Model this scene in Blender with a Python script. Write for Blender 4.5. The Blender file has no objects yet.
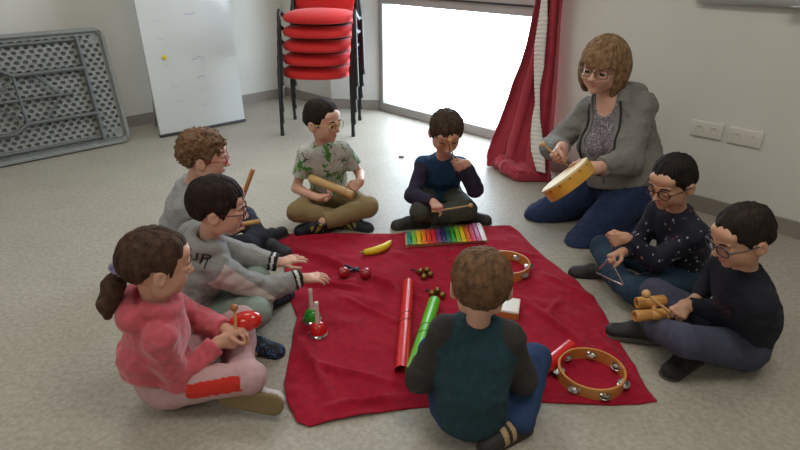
import bpy, bmesh, math, random
import numpy as np
from mathutils import Vector, Matrix
from mathutils.bvhtree import BVHTree
random.seed(7)
S = bpy.context.scene
COL = S.collection
PI = math.pi

# ------------------------------------------------------------------ camera
CAM_H, PITCH, FOC = 1.3, math.radians(25.6), 580.0
cam_d = bpy.data.cameras.new('camera')
cam = bpy.data.objects.new('camera', cam_d); COL.objects.link(cam)
cam.location = (0, 0, CAM_H); cam.rotation_euler = (PI/2 - PITCH, 0, 0)
cam_d.sensor_width = 36.0; cam_d.lens = 36.0*FOC/800.0; cam_d.clip_start = .05
S.camera = cam

def P(px, py, z=0.0):
    """the point at height z that the photograph shows at pixel (px, py)"""
    u = (px-400)/FOC; v = (py-225)/FOC
    Y = math.cos(PITCH)-v*math.sin(PITCH); Z = -math.sin(PITCH)-v*math.cos(PITCH)
    t = (z-CAM_H)/Z
    return np.array([u*t, Y*t, z])

def PY(px, py, Y):
    """the point at distance Y in front of the camera that the photograph shows at pixel (px, py)"""
    q = P(px, py, 0); c = V(0, 0, CAM_H); return c+(q-c)*(Y/q[1])
def V(*a): return np.array(a, float)
def nrm(v):
    v = np.asarray(v, float); return v/max(1e-9, np.linalg.norm(v))
def yawv(deg): return V(math.cos(math.radians(deg)), math.sin(math.radians(deg)), 0)

# ------------------------------------------------------------------ materials
def new_mat(name):
    m = bpy.data.materials.new(name); m.use_nodes = True
    nt = m.node_tree
    return m, nt, nt.nodes['Principled BSDF']

def lin(c):
    return tuple(((x/255)/12.92 if x/255 <= .04045 else ((x/255+.055)/1.055)**2.4) for x in c) + (1,)

def mat(name, rgb, rough=.6, var=0.0, scale=20, bump=0.0, bscale=80, metal=0.0, sss=0.0, coat=0.0, stretch=None, sheen=0.0, spec=.5, rgb2=None, lo=.35, hi=.65):
    """rgb is in 0..255 sRGB; var = brightness variation by noise; rgb2 = second colour of the mottling"""
    m, nt, b = new_mat(name)
    c = lin(rgb)
    b.inputs['Roughness'].default_value = rough
    b.inputs['Metallic'].default_value = metal
    b.inputs['Coat Weight'].default_value = coat
    b.inputs['Specular IOR Level'].default_value = spec
    b.inputs['Base Color'].default_value = c
    if sss:
        b.inputs['Subsurface Weight'].default_value = sss
        b.inputs['Subsurface Radius'].default_value = (.9, .35, .2)
        b.inputs['Subsurface Scale'].default_value = .008
    if sheen:
        b.inputs['Sheen Weight'].default_value = sheen
        b.inputs['Sheen Roughness'].default_value = .4
    tc = nt.nodes.new('ShaderNodeTexCoord')
    src = tc.outputs['Object']
    if stretch:
        mp = nt.nodes.new('ShaderNodeMapping'); mp.inputs['Scale'].default_value = stretch
        nt.links.new(src, mp.inputs['Vector']); src = mp.outputs['Vector']
    if var or rgb2:
        n = nt.nodes.new('ShaderNodeTexNoise'); n.inputs['Scale'].default_value = scale; n.inputs['Detail'].default_value = 5
        r = nt.nodes.new('ShaderNodeValToRGB')
        c2 = lin(rgb2) if rgb2 else None
        lo_c = c if rgb2 else tuple(x*(1-var) for x in c[:3])+(1,)
        hi_c = c2 if rgb2 else tuple(min(1, x*(1+var)) for x in c[:3])+(1,)
        r.color_ramp.elements[0].position = lo; r.color_ramp.elements[0].color = lo_c
        r.color_ramp.elements[1].position = hi; r.color_ramp.elements[1].color = hi_c
        nt.links.new(src, n.inputs['Vector']); nt.links.new(n.outputs['Fac'], r.inputs['Fac'])
        nt.links.new(r.outputs['Color'], b.inputs['Base Color'])
    if bump:
        n2 = nt.nodes.new('ShaderNodeTexNoise'); n2.inputs['Scale'].default_value = bscale; n2.inputs['Detail'].default_value = 4
        bp = nt.nodes.new('ShaderNodeBump'); bp.inputs['Strength'].default_value = bump; bp.inputs['Distance'].default_value = .004
        nt.links.new(src, n2.inputs['Vector']); nt.links.new(n2.outputs['Fac'], bp.inputs['Height'])
        nt.links.new(bp.outputs['Normal'], b.inputs['Normal'])
    return m

def spot_mat(name, base, spots, scale, thr, rough=.8):
    """cloth with small spots of other colours: cells of a Voronoi texture"""
    m, nt, b = new_mat(name); b.inputs['Roughness'].default_value = rough
    tc = nt.nodes.new('ShaderNodeTexCoord')
    prev = None
    for i, (col, off) in enumerate(spots):
        mp = nt.nodes.new('ShaderNodeMapping'); mp.inputs['Location'].default_value = (off, off*.7, off*1.3)
        mp.inputs['Scale'].default_value = (1, 1, .75)
        v = nt.nodes.new('ShaderNodeTexVoronoi'); v.inputs['Scale'].default_value = scale
        nt.links.new(tc.outputs['Object'], mp.inputs['Vector']); nt.links.new(mp.outputs['Vector'], v.inputs['Vector'])
        r = nt.nodes.new('ShaderNodeMath'); r.operation = 'LESS_THAN'; r.inputs[1].default_value = thr
        nt.links.new(v.outputs['Distance'], r.inputs[0])
        mx = nt.nodes.new('ShaderNodeMix'); mx.data_type = 'RGBA'
        nt.links.new(r.outputs[0], mx.inputs['Factor'])
        if prev is None: mx.inputs['A'].default_value = lin(base)
        else: nt.links.new(prev, mx.inputs['A'])
        mx.inputs['B'].default_value = lin(col); prev = mx.outputs['Result']
    nt.links.new(prev, b.inputs['Base Color'])
    return m

def leaf_mat(name, base, cols, scale):
    """T-shirt print: leafy blotches of several colours on a plain ground"""
    m, nt, b = new_mat(name); b.inputs['Roughness'].default_value = .85
    tc = nt.nodes.new('ShaderNodeTexCoord'); prev = None
    for i, (col, thr) in enumerate(cols):
        mp = nt.nodes.new('ShaderNodeMapping'); mp.inputs['Location'].default_value = (3.1*i, 1.7*i, 5.3*i); mp.inputs['Rotation'].default_value = (.4*i, .8, .5)
        mp.inputs['Scale'].default_value = (1, 1.9, .8)
        n = nt.nodes.new('ShaderNodeTexNoise'); n.inputs['Scale'].default_value = scale*(1+.25*i); n.inputs['Detail'].default_value = 3; n.inputs['Distortion'].default_value = 1.2
        nt.links.new(tc.outputs['Object'], mp.inputs['Vector']); nt.links.new(mp.outputs['Vector'], n.inputs['Vector'])
        g = nt.nodes.new('ShaderNodeMath'); g.operation = 'GREATER_THAN'; g.inputs[1].default_value = thr
        nt.links.new(n.outputs['Fac'], g.inputs[0])
        mx = nt.nodes.new('ShaderNodeMix'); mx.data_type = 'RGBA'; nt.links.new(g.outputs[0], mx.inputs['Factor'])
        if prev is None: mx.inputs['A'].default_value = lin(base)
        else: nt.links.new(prev, mx.inputs['A'])
        mx.inputs['B'].default_value = lin(col); prev = mx.outputs['Result']
    nt.links.new(prev, b.inputs['Base Color'])
    return m

def glass_mat(name, tint=(1, 1, 1, 1), fac=.06, rough=.02):
    m = bpy.data.materials.new(name); m.use_nodes = True; nt = m.node_tree; nt.nodes.clear()
    o = nt.nodes.new('ShaderNodeOutputMaterial'); mx = nt.nodes.new('ShaderNodeMixShader')
    t = nt.nodes.new('ShaderNodeBsdfTransparent'); t.inputs['Color'].default_value = tint
    g = nt.nodes.new('ShaderNodeBsdfGlossy'); g.inputs['Roughness'].default_value = rough
    mx.inputs[0].default_value = fac
    nt.links.new(t.outputs[0], mx.inputs[1]); nt.links.new(g.outputs[0], mx.inputs[2]); nt.links.new(mx.outputs[0], o.inputs['Surface'])
    return m

# ------------------------------------------------------------------ objects
def tag(o, label=None, cat=None, group=None, kind=None):
    if label: o['label'] = label
    if cat: o['category'] = cat
    if group: o['group'] = group
    if kind: o['kind'] = kind
    return o

def empty(name, loc=(0, 0, 0), label=None, cat=None, group=None, rotz=0):
    o = bpy.data.objects.new(name, None); COL.objects.link(o); o.empty_display_size = .05
    o.location = tuple(loc); o.rotation_euler = (0, 0, rotz)
    return tag(o, label, cat, group)

def put(name, me, mats, parent=None, world=True):
    """link a mesh whose vertices are in world coordinates; the origin stays at the parent's"""
    if not isinstance(mats, (list, tuple)): mats = [mats]
    for m in mats: me.materials.append(m)
    o = bpy.data.objects.new(name, me); COL.objects.link(o)
    if parent is not None:
        o.parent = parent
        if world:
            mw = parent.matrix_basis.copy()
            o.matrix_parent_inverse = mw.inverted()
    return o

def from_bm(bm, smooth=True, angle=None):
    me = bpy.data.meshes.new('mesh'); bm.normal_update(); bm.to_mesh(me); bm.free()
    if smooth:
        me.shade_smooth()
        if angle: me.set_sharp_from_angle(angle=math.radians(angle))
    return me

def finish(name, bm, mats, parent=None, label=None, smooth=True, angle=40):
    o = put(name, from_bm(bm, smooth, angle), mats, parent)
    if label: o['label'] = label
    return o

def frame(d, up=(0, 0, 1)):
    d = nrm(d); up = np.asarray(up, float)
    if abs(np.dot(d, nrm(up))) > .98: up = V(1, 0, 0)
    s = nrm(np.cross(d, up)); u = np.cross(s, d)
    return d, s, u

def tube(bm, pts, r, n=12, mi=0, cap=True, closed=False, flat=1.0, up=(0, 0, 1)):
    """swept tube through pts; r a number or a list"""
    pts = [np.asarray(p, float) for p in pts]; N = len(pts)
    rs = r if isinstance(r, (list, tuple, np.ndarray)) else [r]*N
    rings = []; lasts = None
    for i, p in enumerate(pts):
        if closed: d = pts[(i+1) % N]-pts[i-1]
        else: d = pts[min(i+1, N-1)]-pts[max(i-1, 0)]
        d = nrm(d)
        if lasts is None: _, s, u = frame(d, up)
        else:
            s = nrm(lasts-d*np.dot(lasts, d)); u = np.cross(s, d)
        lasts = s
        rings.append([bm.verts.new(p+rs[i]*(math.cos(a)*s+flat*math.sin(a)*u)) for a in [2*PI*k/n for k in range(n)]])
    M = N if closed else N-1
    for i in range(M):
        A, B = rings[i], rings[(i+1) % N]
        for k in range(n):
            f = bm.faces.new((A[k], A[(k+1) % n], B[(k+1) % n], B[k])); f.material_index = mi
    if cap and not closed:
        f = bm.faces.new(rings[0][::-1]); f.material_index = mi
        f = bm.faces.new(rings[-1]); f.material_index = mi
    return rings

def lathe(bm, base, axis, prof, n=28, mi=0, up=(0, 0, 1), closed=False):
    """prof: list of (radius, distance along axis[, material])"""
    d, s, u = frame(axis, up); rings = []
    for q in prof:
        rad, h = q[0], q[1]; c = np.asarray(base, float)+d*h
        if rad < 1e-6: rings.append([bm.verts.new(c)])
        else: rings.append([bm.verts.new(c+rad*(math.cos(2*PI*k/n)*s+math.sin(2*PI*k/n)*u)) for k in range(n)])
    rng = range(len(rings)) if closed else range(len(rings)-1)
    for i in rng:
        A, B = rings[i], rings[(i+1) % len(rings)]
        m = prof[i][2] if len(prof[i]) > 2 else mi
        for k in range(n):
            a, b = A[k % len(A)], A[(k+1) % len(A)]; c, e = B[(k+1) % len(B)], B[k % len(B)]
            vs = [a, b, c, e]
            vs = [v for j, v in enumerate(vs) if v not in vs[:j]]
            if len(vs) > 2:
                f = bm.faces.new(vs); f.material_index = m
    return rings

def box(bm, c, size, rot=None, bevel=0.0, seg=2, mi=0):
    """box centred at c; rot a 3x3 with columns as the box axes"""
    R = np.eye(3) if rot is None else rot
    vs = []
    t = bmesh.new(); bmesh.ops.create_cube(t, size=1)
    for v in t.verts: v.co = Vector((v.co.x*size[0], v.co.y*size[1], v.co.z*size[2]))
    if bevel: bmesh.ops.bevel(t, geom=list(t.edges), offset=bevel, segments=seg, affect='EDGES', profile=.5)
    mp = {}
    for v in t.verts: mp[v] = bm.verts.new(Vector(tuple(np.asarray(c, float)+R@np.array(v.co))))
    for f in t.faces:
        g = bm.faces.new([mp[v] for v in f.verts]); g.material_index = mi
    t.free()

def quad(bm, a, b, c, d, mi=0):
    f = bm.faces.new([bm.verts.new(tuple(x)) for x in (a, b, c, d)]); f.material_index = mi; return f

def ball(bm, c, r, n=16, mi=0, squash=(1, 1, 1)):
    t = bmesh.new(); bmesh.ops.create_uvsphere(t, u_segments=n*2, v_segments=n, radius=1); mp = {}
    rr = r if isinstance(r, (tuple, list)) else (r, r, r)
    for v in t.verts: mp[v] = bm.verts.new(Vector((c[0]+v.co.x*rr[0]*squash[0], c[1]+v.co.y*rr[1]*squash[1], c[2]+v.co.z*rr[2]*squash[2])))
    for f in t.faces:
        g = bm.faces.new([mp[v] for v in f.verts]); g.material_index = mi
    t.free()

# ------------------------------------------------------------------ signed distance fields
_rs = np.random.RandomState(11)
_lat = _rs.rand(32, 32, 32).astype(np.float32)
def vnoise(p):
    """value noise, p (N,3) -> 0..1"""
    i = np.floor(p).astype(np.int32); f = (p-i).astype(np.float32); f = f*f*(3-2*f); i &= 31; j = (i+1) & 31
    x0, y0, z0 = i.T; x1, y1, z1 = j.T; fx, fy, fz = f.T
    L = _lat
    a = L[x0, y0, z0]*(1-fx)+L[x1, y0, z0]*fx; b = L[x0, y1, z0]*(1-fx)+L[x1, y1, z0]*fx
    c = L[x0, y0, z1]*(1-fx)+L[x1, y0, z1]*fx; d = L[x0, y1, z1]*(1-fx)+L[x1, y1, z1]*fx
    return (a*(1-fy)+b*fy)*(1-fz)+(c*(1-fy)+d*fy)*fz

class Field:
    def __init__(s, lo, hi, h):
        s.h = h; s.lo = np.asarray(lo, float); s.n = np.ceil((np.asarray(hi, float)-s.lo)/h).astype(int)+1
        s.D = np.full(tuple(s.n), .08, np.float32); s.M = np.zeros(tuple(s.n), np.int8)
        s.ax = [(s.lo[i]+h*np.arange(s.n[i])).astype(np.float32) for i in range(3)]
    def sl(s, lo, hi):
        a = np.clip(np.floor((lo-s.lo)/s.h).astype(int), 0, s.n); b = np.clip(np.ceil((hi-s.lo)/s.h).astype(int)+1, 0, s.n)
        return tuple(slice(a[i], b[i]) for i in range(3))
    def pts(s, q): return s.ax[0][q[0]][:, None, None], s.ax[1][q[1]][None, :, None], s.ax[2][q[2]][None, None, :]
    def _mix(s, q, d, k, m):
        D = s.D[q]
        s.M[q] = np.where(d < D, np.int8(m), s.M[q])
        if k > 0:
            hh = np.clip(.5+.5*(D-d)/k, 0, 1); s.D[q] = D*(1-hh)+d*hh-k*hh*(1-hh)
        else: s.D[q] = np.minimum(D, d)
    def _cut(s, q, d, k):
        D = s.D[q]; d = -d
        if k > 0:
            hh = np.clip(.5-.5*(D-d)/k, 0, 1); s.D[q] = D*(1-hh)+d*hh+k*hh*(1-hh)
        else: s.D[q] = np.maximum(D, d)
    def cap(s, a, b, ra, rb=None, k=.012, m=0, flat=None, fs=.7, enda=False, endb=False, cut=False):
        """tapered capsule; flat = direction squeezed by fs; enda/endb cut that end off square"""
        a = np.asarray(a, float); b = np.asarray(b, float); rb = ra if rb is None else rb
        R = max(ra, rb)+k+.02; q = s.sl(np.minimum(a, b)-R, np.maximum(a, b)+R)
        if any(x.stop <= x.start for x in q): return
        X, Y, Z = s.pts(q)
        ab = b-a; L2 = max(1e-9, ab@ab)
        px, py, pz = X-a[0], Y-a[1], Z-a[2]
        t0 = (px*ab[0]+py*ab[1]+pz*ab[2])/L2; t = np.clip(t0, 0, 1)
        dx, dy, dz = px-t*ab[0], py-t*ab[1], pz-t*ab[2]
        if flat is not None:
            n = nrm(flat); w = (dx*n[0]+dy*n[1]+dz*n[2])*(1/fs-1); dx = dx+w*n[0]; dy = dy+w*n[1]; dz = dz+w*n[2]
        d = np.sqrt(dx*dx+dy*dy+dz*dz)-(ra+(rb-ra)*t)
        L = math.sqrt(L2)
        if endb: d = np.maximum(d, (t0-1)*L)
        if enda: d = np.maximum(d, -t0*L)
        d = d.astype(np.float32)
        (s._cut(q, d, k) if cut else s._mix(q, d, k, m))
    def ell(s, c, R, r, k=.012, m=0, cut=False, plane=None):
        """ellipsoid, R rows are its axes; plane=(point,normal): keep only the side against the normal"""
        c = np.asarray(c, float); r = np.asarray(r, float); rr = np.sqrt((np.asarray(R)**2).T@(r**2))+k+.015
        q = s.sl(c-rr, c+rr)
        if any(x.stop <= x.start for x in q): return
        X, Y, Z = s.pts(q); px, py, pz = X-c[0], Y-c[1], Z-c[2]
        l = [px*R[i][0]+py*R[i][1]+pz*R[i][2] for i in range(3)]
        k0 = np.sqrt(sum((l[i]/r[i])**2 for i in range(3))); k1 = np.sqrt(sum((l[i]/r[i]**2)**2 for i in range(3)))
        d = k0*(k0-1)/np.maximum(k1, 1e-6)
        if plane is not None:
            p0, n = plane; d = np.maximum(d, (X-p0[0])*n[0]+(Y-p0[1])*n[1]+(Z-p0[2])*n[2])
        d = d.astype(np.float32)
        (s._cut(q, d, k) if cut else s._mix(q, d, k, m))
    def half(s, p0, n):
        """keep only the side against the normal"""
        X, Y, Z = s.ax[0][:, None, None], s.ax[1][None, :, None], s.ax[2][None, None, :]
        s.D = np.maximum(s.D, ((X-p0[0])*n[0]+(Y-p0[1])*n[1]+(Z-p0[2])*n[2]).astype(np.float32))
    def disp(s, fn, band=.02):
        """D += fn(points) near the surface"""
        w = np.argwhere(np.abs(s.D) < band)
        p = s.lo+w*s.h
        s.D[tuple(w.T)] += fn(p).astype(np.float32)
    def mesh(s):
        D, M = s.D, s.M
        D[0], D[-1] = np.maximum(D[0], .001), np.maximum(D[-1], .001)
        D[:, 0], D[:, -1] = np.maximum(D[:, 0], .001), np.maximum(D[:, -1], .001)
        D[:, :, 0], D[:, :, -1] = np.maximum(D[:, :, 0], .001), np.maximum(D[:, :, -1], .001)
        g = D < 0; u = g.view(np.uint8)
        c = sum(u[i:u.shape[0]-1+i, j:u.shape[1]-1+j, k:u.shape[2]-1+k] for i in (0, 1) for j in (0, 1) for k in (0, 1))
        act = (c > 0) & (c < 8); idx = np.argwhere(act); N = len(idx)
        vid = np.full(act.shape, -1, np.int32); vid[act] = np.arange(N)
        offs = np.array([(i, j, k) for i in (0, 1) for j in (0, 1) for k in (0, 1)])
        val = np.stack([D[tuple((idx+o).T)] for o in offs], 1)
        acc = np.zeros((N, 3)); cnt = np.zeros(N)
        for a in range(8):
            for b in range(a+1, 8):
                if np.abs(offs[a]-offs[b]).sum() != 1: continue
                va, vb = val[:, a], val[:, b]; x = (va < 0) != (vb < 0)
                t = np.where(x, va/np.where(x, va-vb, 1), 0)
                acc += np.where(x[:, None], offs[a]+t[:, None]*(offs[b]-offs[a]), 0); cnt += x
        co = s.lo+(idx+acc/cnt[:, None])*s.h
        faces = []; fm = []
        for ax in range(3):
            o1, o2 = [(1, 2), (2, 0), (0, 1)][ax]
            A = [slice(None)]*3; B = [slice(None)]*3; A[ax] = slice(0, -1); B[ax] = slice(1, None)
            e = g[tuple(A)] != g[tuple(B)]; w = np.argwhere(e)
            ok = (w[:, o1] > 0) & (w[:, o2] > 0) & (w[:, o1] < act.shape[o1]) & (w[:, o2] < act.shape[o2]); w = w[ok]
            d1 = np.zeros(3, int); d1[o1] = 1; d2 = np.zeros(3, int); d2[o2] = 1
            q = np.stack([vid[tuple((w-d1-d2).T)], vid[tuple((w-d2).T)], vid[tuple(w.T)], vid[tuple((w-d1).T)]], 1)
            fl = ~g[tuple(w.T)]; q[fl] = q[fl][:, ::-1]
            wb = w.copy(); wb[:, ax] += 1
            inside = np.where(g[tuple(w.T)][:, None], w, wb)
            faces.append(q); fm.append(M[tuple(inside.T)])
        F = np.concatenate(faces); fm = np.concatenate(fm)
        good = (F >= 0).all(1); F = F[good]; fm = fm[good]
        return co, F, fm

def to_mesh(co, F, mi=None):
    me = bpy.data.meshes.new('mesh')
    me.vertices.add(len(co)); me.vertices.foreach_set('co', co.astype(np.float32).ravel())
    me.loops.add(F.size); me.loops.foreach_set('vertex_index', F.astype(np.int32).ravel())
    me.polygons.add(len(F)); me.polygons.foreach_set('loop_start', np.arange(0, F.size, 4, dtype=np.int32))
    me.update(calc_edges=True); me.validate()
    if mi is not None and len(me.polygons) == len(F): me.polygons.foreach_set('material_index', mi.astype(np.int32))
    me.shade_smooth(); me.update()
    return me
LAMP = 17
# ------------------------------------------------------------------ people
def ik(A, B, l1, l2, pole):
    """elbow/knee between A and B bent towards the point pole"""
    A = np.asarray(A, float); B = np.asarray(B, float)
    d = B-A; L = np.linalg.norm(d); u = d/max(L, 1e-6)
    if L > (l1+l2)*.995: k = L/((l1+l2)*.995); l1 *= k; l2 *= k
    if L < abs(l1-l2)*1.02: L = abs(l1-l2)*1.02
    x = (l1*l1-l2*l2+L*L)/(2*L); h = math.sqrt(max(0, l1*l1-x*x))
    w = np.asarray(pole, float)-A; w = w-u*(w@u); w = nrm(w)
    return A+u*x+w*h

CURLS = {'relaxed': (25, 30, 18, .5), 'flat': (6, 10, 6, .9), 'stick': (72, 82, 45, .15), 'tube': (50, 55, 35, .3), 'pinch': (58, 62, 30, .2), 'thick': (38, 42, 26, .4)}

def hand(F, w, f, n, L, side, curl='relaxed', m=0, fat=1.0):
    """w wrist, f along the hand, n out of the palm, side +1 right / -1 left; returns the grip point and the thumb-side axis"""
    f = nrm(f); n = nrm(np.asarray(n, float)-f*np.dot(n, f)); t = np.cross(f, n)*side
    a1, a2, a3, sp = CURLS[curl] if isinstance(curl, str) else curl
    k = L/.12; r = .0064*k*fat
    kn = []
    for i, (o, fo) in enumerate(((.0235, .49), (.008, .515), (-.0075, .49), (-.022, .44))):
        q = w+f*fo*L+t*o*k-n*.002*k; kn.append(q)
        F.cap(w+f*.05*L+t*o*.5*k, q, .0105*k, .0092*k, k=.008*k, m=m, flat=n, fs=.95)
    F.cap(w+f*.1*L-t*.012*k+n*.003*k, w+f*.38*L-t*.014*k+n*.002*k, .012*k, .009*k, k=.008, m=m)
    for i, ln in enumerate((.40, .45, .41, .32)):
        p = kn[i]; A = 0; sprd = (1.5-i)*.11*sp
        for j, (fr, ang) in enumerate(((.46, a1), (.30, a2), (.24, a3))):
            A += math.radians(ang*(1+.06*i))
            d = nrm(f*math.cos(A)+n*math.sin(A)+t*sprd*math.cos(A))
            q = p+d*ln*L*fr
            F.cap(p, q, r*(1-.07*j), r*(1-.07*(j+1)), k=.0022*k, m=m); p = q
    tb = w+f*.16*L+t*.014*k+n*.004*k
    cl = min(1, (a1+a2)/150)
    d1 = nrm(f*.62+t*(.75-.35*cl)+n*(.18+.45*cl)); q1 = tb+d1*.27*L
    d2 = nrm(f*(.85-.1*cl)+t*(.35-.7*cl)+n*(.15+.4*cl)); q2 = q1+d2*.2*L; q3 = q2+nrm(d2*.8-t*.3*cl+f*.1)*.13*L
    F.cap(tb, q1, .0105*k, .0082*k, k=.007*k, m=m); F.cap(q1, q2, .0075*k, .007*k, k=.003*k, m=m); F.cap(q2, q3, .007*k, .0055*k, k=.002*k, m=m)
    return w+f*.52*L+n*.0165*k, t

def head_frame(yaw, pitch, roll=0):
    """pitch > 0 looks down, roll > 0 leans to the person's left"""
    f = yawv(yaw); l = np.cross(V(0, 0, 1), f); p = math.radians(pitch)
    f2 = f*math.cos(p)-V(0, 0, 1)*math.sin(p); u = f*math.sin(p)+V(0, 0, 1)*math.cos(p)
    r = math.radians(roll); l2 = l*math.cos(r)-u*math.sin(r); u2 = u*math.cos(r)+l*math.sin(r)
    return np.array([f2, l2, u2])

EYE = (.352, .158, -.02)
def head_sdf(F, c, R, hs, look=0.0, adult=False, smile=False):
    """head of height hs; ids 0 skin, 1 lips; look 0 open eyes .. 1 lids down"""
    w = lambda x, y, z: c+hs*(x*R[0]+y*R[1]+z*R[2])
    e = lambda x, y, z, a, b, d, k=.03, m=0, cut=False, plane=None: F.ell(w(x, y, z), R, (a*hs, b*hs, d*hs), k=k*hs, m=m, cut=cut, plane=plane)
    ch = 0 if adult else 1
    e(-.05, 0, .11, .455, .378, .39, .02)
    e(.13, 0, -.13, .275, .285+.01*ch, .30, .12)
    e(.20, 0, -.30, .175, .19, .16, .08)
    for s in (1, -1):
        e(.235, s*.15, -.17, .13+.012*ch, .125, .15, .08)
        e(.05, s*.24, -.24, .17, .09, .17, .08)
    e(.295, 0, -.425, .075, .085, .06, .06)
    e(.33, 0, .22, .12, .26, .14, .1)
    F.cap(w(.385, .21, .085), w(.425, .06, .075), .032*hs, .036*hs, k=.06*hs); F.cap(w(.385, -.21, .085), w(.425, -.06, .075), .032*hs, .036*hs, k=.06*hs)
    for s in (1, -1):
        e(EYE[0]+.10, s*EYE[1], EYE[2], .085, .088, .062, .035, cut=True)
        # eyelids round the eyeball
        ec = w(EYE[0], s*EYE[1], EYE[2]); er = .083*hs
        up = nrm(R[2]*math.cos(math.radians(20-55*look))-R[0]*-math.sin(math.radians(20-55*look)))
        z0 = .030-.075*look
        F.ell(ec, R, (er*1.06, er*1.22, er*1.03), k=.012*hs, plane=(ec+R[2]*z0*hs, -R[2]))
        F.ell(ec, R, (er*1.04, er*1.2, er*1.0), k=.012*hs, plane=(ec-R[2]*.040*hs, R[2]))
    nl = .55 if adult else .5
    F.cap(w(.43, 0, .035), w(nl-.015, 0, -.13), .028*hs, .044*hs, k=.05*hs)
    e(nl-.015, 0, -.135, .052, .058, .045, .02)
    for s in (1, -1): e(nl-.065, s*.052, -.15, .042, .033, .033, .02)
    zl = -.262; cx = .402; wd = .105 if not smile else .13; lift = 0.0 if not smile else .040
    ex = -.05 if not smile else -.028; lr = 1.0 if not smile else .72
    for s in (1, -1):
        ys = (0, s*wd*.55, s*wd)
        F.cap(w(cx+.012, 0, zl+.012), w(cx+ex*.35, ys[1], zl+.010+lift*.4), .019*hs*lr, .015*hs*lr, k=.012*hs, m=1); F.cap(w(cx+ex*.35, ys[1], zl+.010+lift*.4), w(cx+ex, ys[2], zl+lift), .015*hs*lr, .008*hs, k=.010*hs, m=1)
        F.cap(w(cx+.004, 0, zl-.036), w(cx+ex*.4, ys[1], zl-.028+lift*.3), .022*hs*lr, .016*hs*lr, k=.012*hs, m=1); F.cap(w(cx+ex*.4, ys[1], zl-.028+lift*.3), w(cx+ex, ys[2], zl+lift-.006), .016*hs*lr, .008*hs, k=.010*hs, m=1)
        if smile: F.ell(w(.33, s*.19, -.15), R, (.09*hs, .09*hs, .085*hs), k=.06*hs)
    if smile:
        F.cap(w(cx+.05, .05, zl-.010), w(cx+.05, -.05, zl-.010), .010*hs, .010*hs, k=.01*hs, cut=True)
    for s in (1, -1):
        e(-.03, s*.385, -.055, .088, .04, .135, .03); e(-.055, s*.425, -.03, .085, .022, .125, .02)
        e(-.015, s*.442, -.035, .045, .02, .075, .02, cut=True)
    return w

def hair_field(c, R, hs, style):
    """hair in head units: returns mesh of a haircut"""
    st = dict(th=.05, amp=.03, fr=22, jag=.09, curl=0, fringe=.20, back=-.30, side=-.02, long=0, pony=None, top=.03, res=.0032, part=0.0, sidefr=.0)
    st.update(style)
    ext = hs*(.66 if not st['long'] else .8); lo, hi = c-ext, c+ext
    if st['long']: lo = lo-V(0, 0, .35*hs)
    if st['pony'] is not None:
        for q in st['pony']: lo = np.minimum(lo, q-.06); hi = np.maximum(hi, q+.06)
    F = Field(lo, hi, st['res'])
    X, Y, Z = F.ax[0][:, None, None]-c[0], F.ax[1][None, :, None]-c[1], F.ax[2][None, None, :]-c[2]
    x, y, z = [((X*R[i][0]+Y*R[i][1]+Z*R[i][2])/hs).astype(np.float32) for i in range(3)]
    sm = lambda v, a, b: (lambda t: t*t*(3-2*t))(np.clip((v-a)/(b-a), 0, 1))
    # lower edge of the hair
    back, side, fringe = st['back'], st['side'], st['fringe']
    zmin = np.where(x < -.10, back+(side+.07-back)*sm(x, -.34, -.10), side+.07+0*x)
    zmin = np.where(x > -.06, side+.07+(side-.09-side-.07)*sm(x, -.04, .07), zmin)
    zmin = np.where(x > .11, side-.09+(fringe-side+.09)*sm(x, .11, .25), zmin)
    zmin = zmin+st['part']*np.where(x > .2, y, 0)
    an_ = np.arctan2(y+0*x+0*z, x+.16+0*y+0*z); jn = vnoise(np.stack([an_.ravel()*6, (z+0*x).ravel()*2, 0*an_.ravel()], 1)+11).reshape(an_.shape)
    zmin = zmin+st['jag']*(jn-.5)*sm(x, -.35, .3)
    th = st['th']*(.35+.65*sm(z, zmin-.02, zmin+.22)) if not st['long'] else st['th']+0*z
    th = th+st['top']*sm(z, .25, .5)+st['sidefr']*sm(x, .2, .4)
    def el(cx, cz, a, b, d):
        k0 = np.sqrt(((x-cx)/a)**2+(y/b)**2+((z-cz)/d)**2); k1 = np.sqrt(((x-cx)/a**2)**2+(y/b**2)**2+((z-cz)/d**2)**2)
        return k0*(k0-1)/np.maximum(k1, 1e-6)
    d = el(-.05, .12, .455, .380, .395)-th
    d = np.maximum(d, (zmin-z)*.8)
    if st['long']:
        dl = el(-.11, -.04, .40+st['th'], .44+st['th'], .50+st['long'])
        dl = np.maximum(dl, (x-.17-.10*sm(z, .05, .3)))                                # open at the face
        dl = np.maximum(dl, -(el(.10, -.25, .34, .325, .42)+.0))                        # face and neck hollow
        dl = np.maximum(dl, -z-.50-st['long']*.2+.10*x)
        d = np.minimum(d, dl)
    F.D = (d*hs).astype(np.float32)
    if st['pony'] is not None:
        pr = st['ponyr']; q = st['pony']
        for i in range(len(q)-1): F.cap(q[i], q[i+1], pr[i], pr[i+1], k=.012)
    def strands(p):
        q = (p-c)/hs; a, b, g = q@R[0], q@R[1], q@R[2]
        if st['curl']:
            return -hs*st['curl']*((vnoise(q*10+5)-.5)*1.2+(vnoise(q*20+9)-.5)*1.1)
        an = np.arctan2(b+.03, a+.16); rr = np.sqrt((a+.16)**2+b*b); fr = st['fr']
        n = vnoise(np.stack([an*fr/2.2, rr*3+g*1.5, g*2.2], 1)+20)-.5
        n2 = vnoise(np.stack([an*fr, rr*4, g*4], 1)+40)-.5
        n3 = vnoise(np.stack([an*fr*2.2, rr*5+g*2, g*5], 1)+60)-.5
        return -hs*st['amp']*(n*1.3+n2*1.1+n3*.7)
    F.disp(strands, band=.03)
    co, Fc, _ = F.mesh()
    return to_mesh(co, Fc)

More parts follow.
